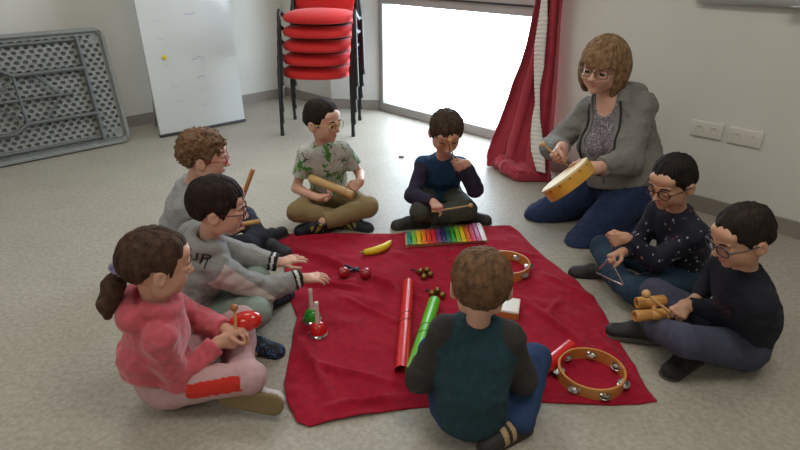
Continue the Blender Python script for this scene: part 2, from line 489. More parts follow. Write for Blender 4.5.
GLASS_LENS = None
def glasses(parent, c, R, hs, mt, kind='round', drop=0.0, label=None):
    w = lambda x, y, z: c+hs*(x*R[0]+y*R[1]+z*R[2])
    bm = bmesh.new(); lens = bmesh.new(); rr = .0019
    lw, lh = (.118, .098) if kind == 'round' else (.125, .082)
    zc = EYE[2]+.006-drop; xf = .505
    for s in (1, -1):
        ring = []
        for k in range(28):
            a = 2*PI*k/28; p = 2.0 if kind == 'round' else 3.2
            cx = math.copysign(abs(math.cos(a))**(2/p), math.cos(a)); sx = math.copysign(abs(math.sin(a))**(2/p), math.sin(a))
            yy = s*(.163)+lw*cx
            ring.append(w(xf-.35*max(0, abs(yy)-.10)**1.5-.02, yy, zc+lh*sx))
        tube(bm, ring, rr, n=8, closed=True)
        vs = [lens.verts.new(p) for p in ring]
        ce = lens.verts.new(np.mean(ring, axis=0))
        for k in range(28): lens.faces.new((vs[k], vs[(k+1) % 28], ce))
        ye = s*(.163+lw)
        tube(bm, [w(xf-.05, ye*.99, zc+.03), w(xf-.09, s*.335, zc+.035), w(.2, s*.40, zc+.04), w(.02, s*.415, zc+.05), w(-.07, s*.42, zc-.02), w(-.12, s*.41, zc-.09)], rr*.95, n=8)
    tube(bm, [w(xf-.005, .046, zc+.03), w(xf+.012, 0, zc+.045), w(xf-.005, -.046, zc+.03)], rr, n=8)
    g = finish('glasses', bm, mt, parent, label, angle=None)
    l = finish('lens', lens, MT['lens'], g, smooth=True, angle=None)
    return g

def shoe(parent, ank, fd, up, L, mats, style, label=None):
    """shoe: fd heel-to-toe, up from sole to ankle; mats = upper, sole, accent"""
    fd = nrm(fd); up = nrm(np.asarray(up, float)-fd*np.dot(up, fd)); sd = np.cross(up, fd)
    k = L/.18; o = ank-up*.045*k
    F = Field(ank-.2*k, ank+.2*k, .0036)
    hl, mid, toe = o-fd*.032*k, o+fd*.05*k, o+fd*.112*k
    R = np.array([fd, sd, up])
    F.cap(hl+up*.018*k, toe+up*.014*k, .031*k, .033*k, k=0, m=0, flat=up, fs=.8)
    F.cap(hl+up*.03*k, mid+up*.028*k, .029*k, .030*k, k=.012, m=0)
    F.cap(mid+up*.028*k, toe+up*.008*k, .029*k, .026*k, k=.012, m=0)
    F.cap(ank-fd*.01*k-up*.02*k, ank+up*.018*k-fd*.008*k, .033*k, .032*k, k=.012, m=0, endb=True)
    # sole: flat slab
    F2 = Field(ank-.2*k, ank+.2*k, .0036)
    F.cap(hl-up*.006*k, toe-up*.008*k, .034*k, .037*k, k=.003, m=1, flat=up, fs=.42)
    F.half(o-up*.016*k, -up)
    co, Fc, mi = F.mesh(); ctr = co[Fc].mean(1)-o
    a, b, h = ctr@fd/k, ctr@sd/k, ctr@up/k
    mi = np.where(h < .004, 1, 0)
    if style == 'strap': mi = np.where((mi == 0) & (((a > .028) & (a < .045)) | ((a > .058) & (a < .074))) , 2, mi)
    elif style == 'patch': mi = np.where((mi == 0) & (np.abs(b) > .018) & (a > .0) & (a < .06) & (np.sin(a*150+h*120) > -.1), 2, mi)
    elif style == 'toe': mi = np.where((mi == 0) & (a > .105), 1, mi)
    elif style == 'print': mi = np.where((mi == 0) & (vnoise(co[Fc].mean(1)*170) > .66), 2, mi)
    ob = put('shoe', to_mesh(co, Fc, mi), mats, parent)
    if label: ob['label'] = label
    return ob

def stick_eye(parent, c, R, hs, iris, look):
    for s in (1, -1):
        bm = bmesh.new(); r = .079*hs
        ec = c+hs*(EYE[0]*R[0]+s*EYE[1]*R[1]+EYE[2]*R[2])
        d = nrm(R[0]-R[2]*(.15+.5*look))
        prof = []
        for i in range(17):
            a = PI*i/16; prof.append((r*math.sin(a), -r*math.cos(a), 0 if i < 12 else (1 if i < 14 else 2)))
        prof[0] = (0, -r, 0); prof[-1] = (0, r, 2)
        lathe(bm, ec, d, prof, n=20)
        finish('eye', bm, [MT['eye_white'], iris, MT['pupil']], parent, angle=None)

def brows(parent, c, R, hs, mt, thick=.016):
    w = lambda x, y, z: c+hs*(x*R[0]+y*R[1]+z*R[2])
    for s in (1, -1):
        bm = bmesh.new()
        tube(bm, [w(.452, s*.07, .085), w(.447, s*.14, .108), w(.408, s*.215, .10), w(.375, s*.25, .075)], [thick*hs*.8, thick*hs, thick*hs*.8, thick*hs*.35], n=8)
        finish('eyebrow', bm, mt, parent, angle=None)

def person(label, loc, sp, group=None):
    """builds a figure; sp holds the pose (world points) and the clothes. Returns grip points"""
    s = sp.get('s', 1.0); ad = sp.get('adult', False)
    root = empty('person', (loc[0], loc[1], 0), label, 'person', group)
    pel = np.asarray(sp['pel'], float); neck = np.asarray(sp['neck'], float); hc = np.asarray(sp['head'], float)
    hs = sp.get('hs', .195)
    py, cy = sp['yaw'], sp.get('cyaw', sp['yaw'])
    pf, cf = yawv(py), yawv(cy); pl, cl = np.cross(V(0, 0, 1), pf), np.cross(V(0, 0, 1), cf)
    up = nrm(neck-pel); cf = nrm(cf-up*(cf@up)); cl = nrm(np.cross(up, cf))
    D = dict(hipw=.060, shw=.096, ua=.185, fa=.155, th=.25, sh=.235, hand=.112, ruw=.030, rel=.0265, rwr=.0195, rth=.052, rkn=.040, ran=.028, rch=.089, rbe=.087, rpe=.087, rn=.033, fl=.80)
    if ad: D.update(hipw=.09, shw=.165, ua=.28, fa=.24, th=.42, sh=.40, hand=.172, ruw=.05, rel=.043, rwr=.028, rth=.085, rkn=.068, ran=.04, rch=.15, rbe=.15, rpe=.15, rn=.05, fl=.78)
    D = {k: (v*s if k != 'fl' else v) for k, v in D.items()}; D.update(sp.get('dims', {}))
    spine = np.linalg.norm(neck-pel)
    chest = neck-up*.115*s*(1.45 if ad else 1)-cf*.008
    mid = pel+(chest-pel)*.5-cf*sp.get('hunch', .02)*s
    shp = {}
    for sd, nm in ((-1, 'R'), (1, 'L')):
        shp[nm] = neck+cl*sd*D['shw']-up*.060*s*(1.1 if ad else 1)+sp.get('sh'+nm, V(0, 0, 0))
    J = {}
    for nm, sd in (('R', -1), ('L', 1)):
        A = sp['arm'+nm]; el = ik(shp[nm], A['w'], D['ua'], D['fa'], A['pole'])
        J['sh'+nm], J['el'+nm], J['wr'+nm] = shp[nm], el, np.asarray(A['w'], float)
        G = sp['leg'+nm]; hip = pel+pl*sd*D['hipw']+pf*.02*s
        kn = ik(hip, G['ank'], D['th'], D['sh'], G['knee'])
        J['hip'+nm], J['kn'+nm], J['an'+nm] = hip, kn, np.asarray(G['ank'], float)
    R = head_frame(sp['hyaw'], sp.get('hpitch', 0), sp.get('hroll', 0))
    pts = np.array(list(J.values())+[hc, pel]); pad = .13*s+.03
    lo, hi = pts.min(0)-pad, pts.max(0)+pad
    lo[2] = max(lo[2], -.02)

    # ---- body: one continuous surface
    F = Field(lo, hi, .0036 if not ad else .004)
    def torso(F, g, m=0):
        F.ell(pel, np.array([pf, pl, V(0, 0, 1)]), (D['rpe']*.92+g, D['rpe']*1.12+g, D['rpe']*.95+g), k=.03, m=m)
        F.cap(pel+up*.03, mid, D['rbe']+g, D['rbe']+g, k=.03*s, m=m, flat=cf, fs=D['fl']+.08)
        F.cap(mid, chest, D['rbe']+g, D['rch']+g, k=.03*s, m=m, flat=cf, fs=D['fl'])
        F.cap(chest, neck-up*.06*s, D['rch']+g, D['rch']*.72+g, k=.03*s, m=m, flat=cf, fs=D['fl'])
        if ad:
            for q in (1, -1): F.ell(chest+cf*.095-up*.06+cl*q*.075, np.array([cf, cl, up]), (.075+g, .075+g, .08+g), k=.04, m=m)
    def arms(F, g, m=(0, 0, 0, 0), upto=1.0, short=False, k=.02, gw=None):
        for i, nm in enumerate(('R', 'L')):
            a, b, c = J['sh'+nm], J['el'+nm], J['wr'+nm]; r0, r1, r2 = D['ruw']+g, D['rel']+g, D['rwr']+g
            F.cap(neck-up*.035*s, a, .030*s+g*.6, D['ruw']*1.0+g*.9, k=.03*s, m=10+i)
            F.cap(chest+cl*(1 if nm == 'L' else -1)*.05*s, a-up*.012, .05*s+g*.6, D['ruw']*.92+g*.9, k=.03*s, m=m[i*2])
            if short: F.cap(a, a+(b-a)*short, r0+.004, r0+.004, k=k, m=m[i*2], endb=True); continue
            F.cap(a, b, r0, r1*1.02, k=k, m=m[i*2])
            e = b+(c-b)*upto; rw = (D['rwr']+(gw if gw is not None else g))
            q = b+(c-b)*.3
            F.cap(b, q, r1, r1*1.0, k=k, m=m[i*2+1]); F.cap(q, e, r1, rw, k=.01, m=m[i*2+1], endb=upto < 1)
    def legs(F, g, m=(0, 0, 0, 0), upto=1.0, k=.025, ga=None):
        for i, nm in enumerate(('R', 'L')):
            a, b, c = J['hip'+nm], J['kn'+nm], J['an'+nm]
            F.cap(a, b, D['rth']*1.12+g, D['rkn']+g*1.1, k=k, m=m[i*2])
            q = b+(c-b)*.35; r1 = D['rkn']*.98+g; rw = D['ran']+(ga if ga is not None else g); e = b+(c-b)*upto
            F.cap(b, q, D['rkn']*.96+g, r1, k=k*.7, m=m[i*2+1]); F.cap(q, e, r1, rw, k=.012, m=m[i*2+1], endb=upto < 1)
    torso(F, -.004); arms(F, -.003, k=.014); legs(F, -.003)
    nk0 = neck-up*.05*s; nk1 = hc-R[0]*.10*hs-R[2]*.22*hs
    F.cap(nk0, nk1, D['rn']*1.1, D['rn'], k=.025)
    wfn = head_sdf(F, hc, R, hs, sp.get('look', 0), ad, sp.get('smile', False))
    grips = {}
    for nm, sd in (('R', 1), ('L', -1)):
        A = sp['arm'+nm]; fa = nrm(J['wr'+nm]-J['el'+nm]); f = nrm(A.get('f', fa))
        if 'axis' in A:
            t = np.asarray(A['axis'], float); f = nrm(f-nrm(t)*(f@nrm(t))); t = nrm(t); n = np.cross(t, f)*sd
        else: n = A.get('n', V(0, 0, -1))
        F.cap(J['wr'+nm]-fa*.03, J['wr'+nm]+f*.02, D['rwr']*.95, D['rwr']*.85, k=.01)
        g, t = hand(F, J['wr'+nm], f, n, D['hand']*sp.get('hk', 1), sd, A.get('curl', 'relaxed'), fat=1.0 if not ad else .9)
        grips[nm] = (g, t, f, nrm(np.cross(t, f)*sd))
        # feet inside the shoes
        G = sp['leg'+nm]; F.cap(J['an'+nm], J['an'+nm]+nrm(G['fd'])*.08*s-nrm(G['up'])*.02*s, D['ran']*.8, .02*s, k=.015)
    co, Fc, mi = F.mesh(); mi = np.where(mi == 1, 1, 0)
    body = put('body', to_mesh(co, Fc, mi), [sp['skin'], sp.get('lips', MT['lips'])], root)
    stick_eye(root, hc, R, hs, MT['iris'], sp.get('look', 0)); brows(root, hc, R, hs, sp['hairmat'], sp.get('browt', .016))

    # ---- hair
    if 'hair' in sp:
        put('hair', hair_field(hc, R, hs, sp['hair']), sp['hairmat'], root)
    if 'glasses' in sp: glasses(root, hc, R, hs, *sp['glasses'])

    # ---- trousers
    T = sp['bottom']
    F = Field(lo, hi, .0055); g = T.get('g', .007)
    F.ell(pel, np.array([pf, pl, V(0, 0, 1)]), (D['rpe']*.95+g, D['rpe']*1.14+g, D['rpe']*.97+g), k=.03)
    F.cap(pel, pel+(mid-pel)*.6, D['rbe']+g*.6, D['rbe']+g*.3, k=.03, flat=cf, fs=D['fl']+.08, endb=True)
    legs(F, g, (1, 2, 3, 4), upto=T.get('upto', .93), ga=T.get('ga', .010))
    amp = T.get('amp', .0055)
    F.disp(lambda p: -amp*((vnoise(p*V(34, 34, 20)+3)-.5)*1.2+(vnoise(p*70+13)-.5)*.5))
    F.half(V(0, 0, .003), V(0, 0, -1))
    co, Fc, mi = F.mesh(); ctr = co[Fc].mean(1)
    mi2 = T['fn'](ctr, mi, J) if 'fn' in T else np.zeros(len(Fc), int)
    put(T.get('name', 'trousers'), to_mesh(co, Fc, mi2), T['mats'], root)

    # ---- top
    if 'inner' in sp:
        I = sp['inner']; F = Field(lo, hi, .005); torso(F, .006); arms(F, .004, upto=.3, short=.4)
        F.cap(neck+up*.02-cf*.01, neck+cf*.10-up*.02, .055, .06, k=.01, cut=True)
        F.disp(lambda p: -.006*((vnoise(p*V(60, 60, 14)+33)-.5)+(vnoise(p*V(120, 120, 90))-.5)*.8)); co, Fc, mi = F.mesh()
        put(I['name'], to_mesh(co, Fc), I['mats'], root)
    T = sp['top']; g = T.get('g', .010)
    F = Field(lo, hi, .005)
    hemz = T.get('hem', .0)
    torso(F, g)
    arms(F, g, (2, 3, 4, 5), upto=T.get('upto', .94), short=T.get('short', False), gw=T.get('gw', .006))
    amp = T.get('amp', .006)
    F.disp(lambda p: -amp*((vnoise(p*V(26, 26, 34)+7)-.5)*1.3+(vnoise(p*V(60, 60, 75)+17)-.5)*.6), band=.02)
    if T.get('collar', True):
        fwd = cf; cr = D['rn']*1.1+.008; cz = neck-up*.012
        ring = [cz+(cl*math.cos(a)*cr*1.12+cf*math.sin(a)*cr*1.12)-up*(.022*s*max(0, math.sin(a))) for a in [2*PI*i/16 for i in range(17)]]
        for i in range(16): F.cap(ring[i], ring[i+1], T.get('cr', .008), k=.006, m=7)
    if T.get('hood'):
        hk = s*T['hood']
        ring = [neck-up*.006+cl*math.cos(a)*.054*s+cf*(.040*math.sin(a)-.006)*s*1.2+up*(.012-.03*max(0, math.sin(a)))*s for a in [2*PI*i/20 for i in range(21)]]
        for i in range(20): F.cap(ring[i], ring[i+1], .018*s, k=.014, m=6)
        bk = -cf
        F.ell(neck+bk*.075*hk-up*.03*hk, np.array([cf, cl, up]), (.045*hk, .088*hk, .062*hk), k=.02, m=6)
        F.cap(neck+bk*.085*hk-up*.02*hk+cl*.05*hk, neck+bk*.085*hk-up*.02*hk-cl*.05*hk, .036*hk, k=.02, m=6)
        F.ell(neck+bk*.058*hk+up*.016*hk, np.array([cf, cl, up]), (.018*hk, .042*hk, .024*hk), k=.014, cut=True)
    # hem
    hp = pel+up*T.get('hem', -.01); F.half(hp, -nrm(up*.9+pf*T.get('hemtilt', -.25)))
    if T.get('ribs'): F.cap(hp+up*.0, hp+up*.03, D['rbe']+g+T.get('ribr', .004), D['rbe']+g+T.get('ribr', .004)-.002, k=.008, m=8, flat=cf, fs=D['fl']+.08, enda=True)
    if T.get('open'):
        X, Y, Z = F.ax[0][:, None, None]-neck[0], F.ax[1][None, :, None]-neck[1], F.ax[2][None, None, :]-neck[2]
        a = X*cf[0]+Y*cf[1]+Z*cf[2]; b = X*cl[0]+Y*cl[1]+Z*cl[2]; h = X*up[0]+Y*up[1]+Z*up[2]
        wd = np.clip(.075+.012*np.sin(h*20), .02, .09)*np.clip((h+.40)/.22, 0, 1)
        dd = np.maximum(np.abs(b)-wd, -(a-.01)); F.D = np.maximum(F.D, -dd.astype(np.float32))
    F.half(V(0, 0, .004), V(0, 0, -1))
    co, Fc, mi = F.mesh(); ctr = co[Fc].mean(1)
    L = dict(cf=cf, cl=cl, up=up, neck=neck, chest=chest, pel=pel)
    mi2 = T['fn'](ctr, mi, J, L) if 'fn' in T else np.zeros(len(Fc), int)
    top = put(T['name'], to_mesh(co, Fc, mi2), T['mats'], root)

    # ---- shoes
    for nm in ('R', 'L'):
        G = sp['leg'+nm]
        if G.get('shoe', True):
            shoe(root, J['an'+nm]+nrm(G['fd'])*.012*s, G['fd'], G['up'], (.18 if not ad else .25)*s, sp['shoes'], sp.get('shoestyle', 'plain'))
    return dict(root=root, grips=grips, J=J, R=R, L=L, top=top, hc=hc, body=body)
# ------------------------------------------------------------------ the room
M2 = math.sqrt(.5)
C0 = V(-1.085, 5.615, 0); E1 = V(M2, -M2, 0); NIN = V(-M2, -M2, 0)       # right wall: along, into the room
E2 = V(-M2, -M2, 0); NL = V(M2, -M2, 0)                                    # left wall: along, into the room
UP = V(0, 0, 1)
def W(s, d, z): return C0+E1*s+NIN*d+UP*z
def L_(s, d, z): return C0+E2*s+NL*d+UP*z
HC = 2.75
LR, LL = 7.6, 7.2                                                          # lengths of the two walls

MT = {}
MT['lens'] = glass_mat('spectacle lens', (1, 1, 1, 1), .05, .02)
MT['eye_white'] = mat('eye white', (225, 220, 214), .25)
MT['iris'] = mat('brown iris', (60, 36, 22), .2)
MT['pupil'] = mat('pupil', (10, 8, 8), .15)
MT['lips'] = mat('lips', (198, 130, 118), .5)
MT['wall'] = mat('wall paint', (220, 218, 211), .75, var=.025, scale=3, bump=.25, bscale=160)
MT['base'] = mat('baseboard', (146, 138, 130), .5, var=.04, scale=9)
MT['ceil'] = mat('ceiling paint', (226, 224, 220), .9)
MT['frame'] = mat('anodised window frame', (172, 170, 168), .45, var=.04, scale=6)
MT['gasket'] = mat('window gasket', (46, 46, 48), .6)
MT['glass'] = glass_mat('window glass', (.97, .985, 1, 1), .07, .03)

# floor: mottled grey-beige linoleum with a soft sheen
m, nt, b = new_mat('linoleum')
tc = nt.nodes.new('ShaderNodeTexCoord')
n1 = nt.nodes.new('ShaderNodeTexNoise'); n1.inputs['Scale'].default_value = 55; n1.inputs['Detail'].default_value = 6; n1.inputs['Roughness'].default_value = .65
n2 = nt.nodes.new('ShaderNodeTexNoise'); n2.inputs['Scale'].default_value = 5; n2.inputs['Detail'].default_value = 4
r1 = nt.nodes.new('ShaderNodeValToRGB'); r1.color_ramp.elements[0].position = .36; r1.color_ramp.elements[1].position = .64
r1.color_ramp.elements[0].color = lin((160, 153, 139)); r1.color_ramp.elements[1].color = lin((183, 178, 166))
r2 = nt.nodes.new('ShaderNodeValToRGB'); r2.color_ramp.elements[0].position = .3; r2.color_ramp.elements[1].position = .7
r2.color_ramp.elements[0].color = (.91, .91, .90, 1); r2.color_ramp.elements[1].color = (1, 1, 1, 1)
mx = nt.nodes.new('ShaderNodeMix'); mx.data_type = 'RGBA'; mx.blend_type = 'MULTIPLY'; mx.inputs['Factor'].default_value = 1
for n_, r_ in ((n1, r1), (n2, r2)):
    nt.links.new(tc.outputs['Object'], n_.inputs['Vector']); nt.links.new(n_.outputs['Fac'], r_.inputs['Fac'])
nt.links.new(r1.outputs['Color'], mx.inputs['A']); nt.links.new(r2.outputs['Color'], mx.inputs['B'])
nt.links.new(mx.outputs['Result'], b.inputs['Base Color'])
b.inputs['Roughness'].default_value = .42; b.inputs['Specular IOR Level'].default_value = .5
bp = nt.nodes.new('ShaderNodeBump'); bp.inputs['Strength'].default_value = .12; bp.inputs['Distance'].default_value = .003
nt.links.new(n1.outputs['Fac'], bp.inputs['Height']); nt.links.new(bp.outputs['Normal'], b.inputs['Normal'])
MT['floor'] = m

def slab(name, pts, z0, z1, mt):
    """vertical prism over a ground polygon"""
    bm = bmesh.new()
    lo = [bm.verts.new((p[0], p[1], z0)) for p in pts]; hi = [bm.verts.new((p[0], p[1], z1)) for p in pts]
    n = len(pts)
    for i in range(n): bm.faces.new((lo[i], lo[(i+1) % n], hi[(i+1) % n], hi[i]))
    bm.faces.new(lo[::-1]); bm.faces.new(hi)
    bmesh.ops.recalc_face_normals(bm, faces=bm.faces)
    return tag(finish(name, bm, mt, smooth=False), kind='structure')

far = L_(LL, 0, 0)
slab('floor', [W(0, -.5, 0)-E1*.2, W(LR, -.5, 0), W(LR, LL, 0), W(0, LL, 0)-E1*.2], -.1, 0, MT['floor'])
slab('ceiling', [W(0, -.5, 0)-E1*.2, W(LR, -.5, 0), W(LR, LL, 0), W(0, LL, 0)-E1*.2], HC, HC+.1, MT['ceil'])
s1, s2, s3, s4, RD, HW = .675, 1.02, 2.74, 2.86, .256, 2.2
slab('wall_left', [L_(-.5, 0, 0), L_(LL, 0, 0), L_(LL, -.2, 0), L_(-.5, -.2, 0)], 0, HC, MT['wall'])
# right wall with the splayed window recess: one piece left of the opening, one right, one over it
bm = bmesh.new()
def prism(pts, z0, z1):
    lo = [bm.verts.new((p[0], p[1], z0)) for p in pts]; hi = [bm.verts.new((p[0], p[1], z1)) for p in pts]; n = len(pts)
    for i in range(n): bm.faces.new((lo[i], lo[(i+1) % n], hi[(i+1) % n], hi[i]))
    bm.faces.new(lo[::-1]); bm.faces.new(hi)
prism([W(-.2, 0, 0), W(s1, 0, 0), W(s2, -RD, 0), W(s2, -.4, 0), W(-.2, -.4, 0)], 0, HC)
prism([W(s4, 0, 0), W(LR+.2, 0, 0), W(LR+.2, -.4, 0), W(s3, -.4, 0), W(s3, -RD, 0)], 0, HC)
prism([W(s1, 0, 0), W(s4, 0, 0), W(s3, -RD, 0), W(s3, -.4, 0), W(s2, -.4, 0), W(s2, -RD, 0)], HW, HC)
bmesh.ops.recalc_face_normals(bm, faces=bm.faces)
tag(finish('wall_right', bm, MT['wall'], smooth=False), kind='structure')
slab('wall_near', [W(-.2, LL, 0), W(LR+.2, LL, 0), W(LR+.2, LL+.2, 0), W(-.2, LL+.2, 0)], 0, HC, MT['wall'])
slab('wall_back', [W(LR, -.4, 0), W(LR+.2, -.4, 0), W(LR+.2, LL, 0), W(LR, LL, 0)], 0, HC, MT['wall'])

def base_run(name, pts, h=.085, t=.014):
    """baseboard along a ground polyline; pts run so that the room lies to the right-hand offset side given by inn"""
    bm = bmesh.new()
    out = []
    for i, (p, q) in enumerate(pts): out.append((p, p+q*t))
    for i in range(len(out)-1):
        (a, a2), (b_, b2) = out[i], out[i+1]
        v = [bm.verts.new(tuple(x+UP*z)) for x in (a, b_, b2, a2) for z in (0, h)]
        # a0 a1 b0 b1 b20 b21 a20 a21
        bm.faces.new((v[6], v[4], v[5], v[7])); bm.faces.new((v[1], v[7], v[5], v[3])); bm.faces.new((v[0], v[1], v[3], v[2]))
        bm.faces.new((v[0], v[6], v[7], v[1])); bm.faces.new((v[2], v[3], v[5], v[4])); bm.faces.new((v[0], v[2], v[4], v[6]))
    bmesh.ops.recalc_face_normals(bm, faces=bm.faces)
    return tag(finish(name, bm, MT['base'], smooth=False), kind='structure')
base_run('baseboard_left', [(L_(.014, 0, 0), NL), (L_(LL, 0, 0), NL)])
fn = nrm(V(-(W(s2, -RD, 0)-W(s1, 0, 0))[1], (W(s2, -RD, 0)-W(s1, 0, 0))[0], 0)); fn = fn if fn@NIN > 0 else -fn
base_run('baseboard_corner', [(W(0, 0, 0), NIN), (W(s1, 0, 0), nrm(NIN+fn)*1.03), (W(s2, -RD, 0), fn)])
base_run('baseboard_right', [(W(s4, 0, 0), NIN), (W(LR, 0, 0), NIN)])

# ---- window: low fixed light under a transom, opening light above
def wbox(bm, a, b_, d, z0, z1, t, mi=0, bev=.004):
    R = np.array([E1, -NIN, UP]).T
    box(bm, W((a+b_)/2, d, (z0+z1)/2), (b_-a, t, z1-z0), R, bevel=bev, seg=1, mi=mi)
win = tag(empty('window_1', W((s2+s3)/2, -RD-.04, 0)), kind='structure')
bm = bmesh.new(); D0 = -RD-.04
wbox(bm, s2, s3, D0, 0, .075, .09); wbox(bm, s2, s2+.05, D0, .075, HW-.06, .08); wbox(bm, s3-.05, s3, D0, .075, HW-.06, .08); wbox(bm, s2, s3, D0, HW-.06, HW, .08)
wbox(bm, s2+.05, s3-.05, D0, .885, .955, .08)
wbox(bm, s2+.05, s3-.05, D0+.028, .955, 1.03, .05); wbox(bm, s2+.05, s2+.11, D0+.028, 1.03, HW-.06, .05); wbox(bm, s3-.11, s3-.05, D0+.028, 1.03, HW-.06, .05); wbox(bm, s2+.05, s3-.05, D0+.028, HW-.13, HW-.06, .05)
wf = tag(finish('window_frame', bm, MT['frame'], win, smooth=False), kind='structure')
bm = bmesh.new(); wbox(bm, s2+.05, s3-.05, D0+.045, .946, .957, .03, bev=.001)
tag(finish('window_gasket', bm, MT['gasket'], win, smooth=False), kind='structure')
bm = bmesh.new(); wbox(bm, s2+.05, s3-.05, D0-.005, .075, .885, .012, bev=0)
tag(finish('window_pane', bm, MT['glass'], win, smooth=False), kind='structure')
bm = bmesh.new(); wbox(bm, s2+.11, s3-.11, D0+.02, 1.03, HW-.13, .012, bev=0)
tag(finish('window_pane', bm, MT['glass'], win, smooth=False), kind='structure')

# ---- curtain at the right end of the window
MT['red_cloth'] = mat('dark red curtain', (172, 54, 70), .85, var=.07, scale=14, sheen=.3, bump=.15, bscale=300)
MT['white_cloth'] = mat('white gathered lining', (226, 222, 214), .9, var=.03, scale=30)
cur = empty('curtain', W(2.75, .10, 0), 'red floor length curtain with a white gathered strip hanging beside the window', 'curtain')
def lerp_tab(tab, z):
    if z <= tab[0][0]: return list(tab[0][1:])
    for i in range(len(tab)-1):
        if tab[i][0] <= z <= tab[i+1][0]:
            t = (z-tab[i][0])/(tab[i+1][0]-tab[i][0])
            return [x+(y-x)*t for x, y in zip(tab[i][1:], tab[i+1][1:])]
    return list(tab[-1][1:])
def wall_s(px, py, off=0.0):
    """s and z seen at a pixel on a plane standing off the right wall by off"""
    a = P(px, py, 0); c = V(0, 0, CAM_H); d = a-c
    t = ((C0+NIN*off-c)@NIN)/(d@NIN); q = c+d*t
    return (q-C0)@E1, q[2]
#  z, distance off the wall, left s, right s, strip left s, strip right s
CT = []
for (py, l_, r_, a_, b_, off) in ((172, 487, 551, 543, 549, .23), (160, 485.5, 553, 538, 548, .22), (145, 490, 553.5, 533, 547, .19), (130, 497, 555, 532.5, 544.5, .15), (115, 503, 556, 534, 542, .12), (100, 509, 557, 537, 541.5, .10), (85, 514, 558, 536, 541.5, .09), (65, 522, 559, 535.5, 545.5, .08), (45, 528, 560, 536, 547, .08), (20, 533, 561, 540, 549, .08), (0, 537, 562.5, 543, 549, .08)):
    sl_, zl = wall_s(l_, py, off); sr_, zr_ = wall_s(r_, py, off); sa_, za_ = wall_s(a_, py, off+.03); sb_, zb_ = wall_s(b_, py, off+.03)
    CT.append((max(.005, (zl+zr_)/2) if CT else .005, off, sl_, sr_, sa_, sb_))
CT.append((2.45,)+tuple(CT[-1][1:2])+(2.5, 2.98, 2.70, 2.80))
CT.sort()
def curt_pt(u, z):
    d_, ls, rs, _, _ = lerp_tab(CT, z)
    s_ = ls+(rs-ls)*u
    k = min(1, z/.5)
    d_ += (.026+.014*(1-k))*math.sin(u*19+.6*math.sin(z*2.3)+.5)+.007*math.sin(u*41+z*1.7)-.05*(1-u)*(1-k)
    s_ += .010*math.sin(u*33+1.3)
    if z < .16:
        q = (.16-z)/.16; d_ += .05*q*math.sin(u*9+.6)**2
    return W(s_, d_, z)
bm = bmesh.new(); NU, NZ = 150, 70; g = []
for j in range(NZ+1):
    z = .010+2.36*(j/NZ)**1.35
    g.append([bm.verts.new(tuple(curt_pt(i/NU, z))) for i in range(NU+1)])
for j in range(NZ):
    for i in range(NU): bm.faces.new((g[j][i], g[j][i+1], g[j+1][i+1], g[j+1][i]))
cb = finish('drape', bm, MT['red_cloth'], cur, angle=None)
md = cb.modifiers.new('thick', 'SOLIDIFY'); md.thickness = .004; md.offset = 0
# cloth pooled on the floor at its foot
def pool_mesh():
    F = Field(np.minimum(W(2.2, .5, 0), W(3.1, -.2, 0))-.25, np.maximum(W(2.2, .5, 0), W(3.1, -.2, 0))+V(.25, .25, .2), .006)
    rnd = random.Random(5)
    for (a0, d0, a1, d1, r) in ((2.52, .12, 2.70, .20, .030), (2.58, .16, 2.80, .26, .042), (2.66, .22, 2.90, .32, .046), (2.76, .20, 2.98, .30, .046), (2.60, .14, 2.86, .20, .045), (2.84, .28, 2.98, .32, .03), (2.86, .22, 3.03, .21, .034), (2.90, .27, 3.02, .25, .03)):
        mid_ = W((a0+a1)/2, (d0+d1)/2+.01, r*1.1)
        F.cap(W(a0, d0, r*.55), mid_, r*.7, r, k=.02); F.cap(mid_, W(a1, d1, r*.7), r, r*.8, k=.02)
    F.disp(lambda p: -.024*((vnoise(p*V(22, 22, 40))-.5)*1.2+(vnoise(p*50)-.5)*.6), band=.03)
    F.half(V(0, 0, .003), V(0, 0, -1))
    co, Fc, _ = F.mesh(); return to_mesh(co, Fc)
put('pooled_hem', pool_mesh(), MT['red_cloth'], cur)
# white gathered strip down the front of the drape
bm = bmesh.new(); g = []
for j in range(361):
    z = .075+2.28*j/360
    dd, ls, rs, sa_, sb_ = lerp_tab(CT, z)
    row = []
    for i in range(9):
        s_ = sa_+(sb_-sa_)*i/8
        row.append(bm.verts.new(tuple(W(s_, dd+.045+.0035*math.sin(z*260+.9*math.sin(i))+.004*math.sin(i/8*PI), z))))
    g.append(row)
for j in range(360):
    for i in range(8): bm.faces.new((g[j][i], g[j][i+1], g[j+1][i+1], g[j+1][i]))
wl = finish('lining', bm, MT['white_cloth'], cur, 'white gathered strip', angle=None)
md = wl.modifiers.new('thick', 'SOLIDIFY'); md.thickness = .004; md.offset = 0

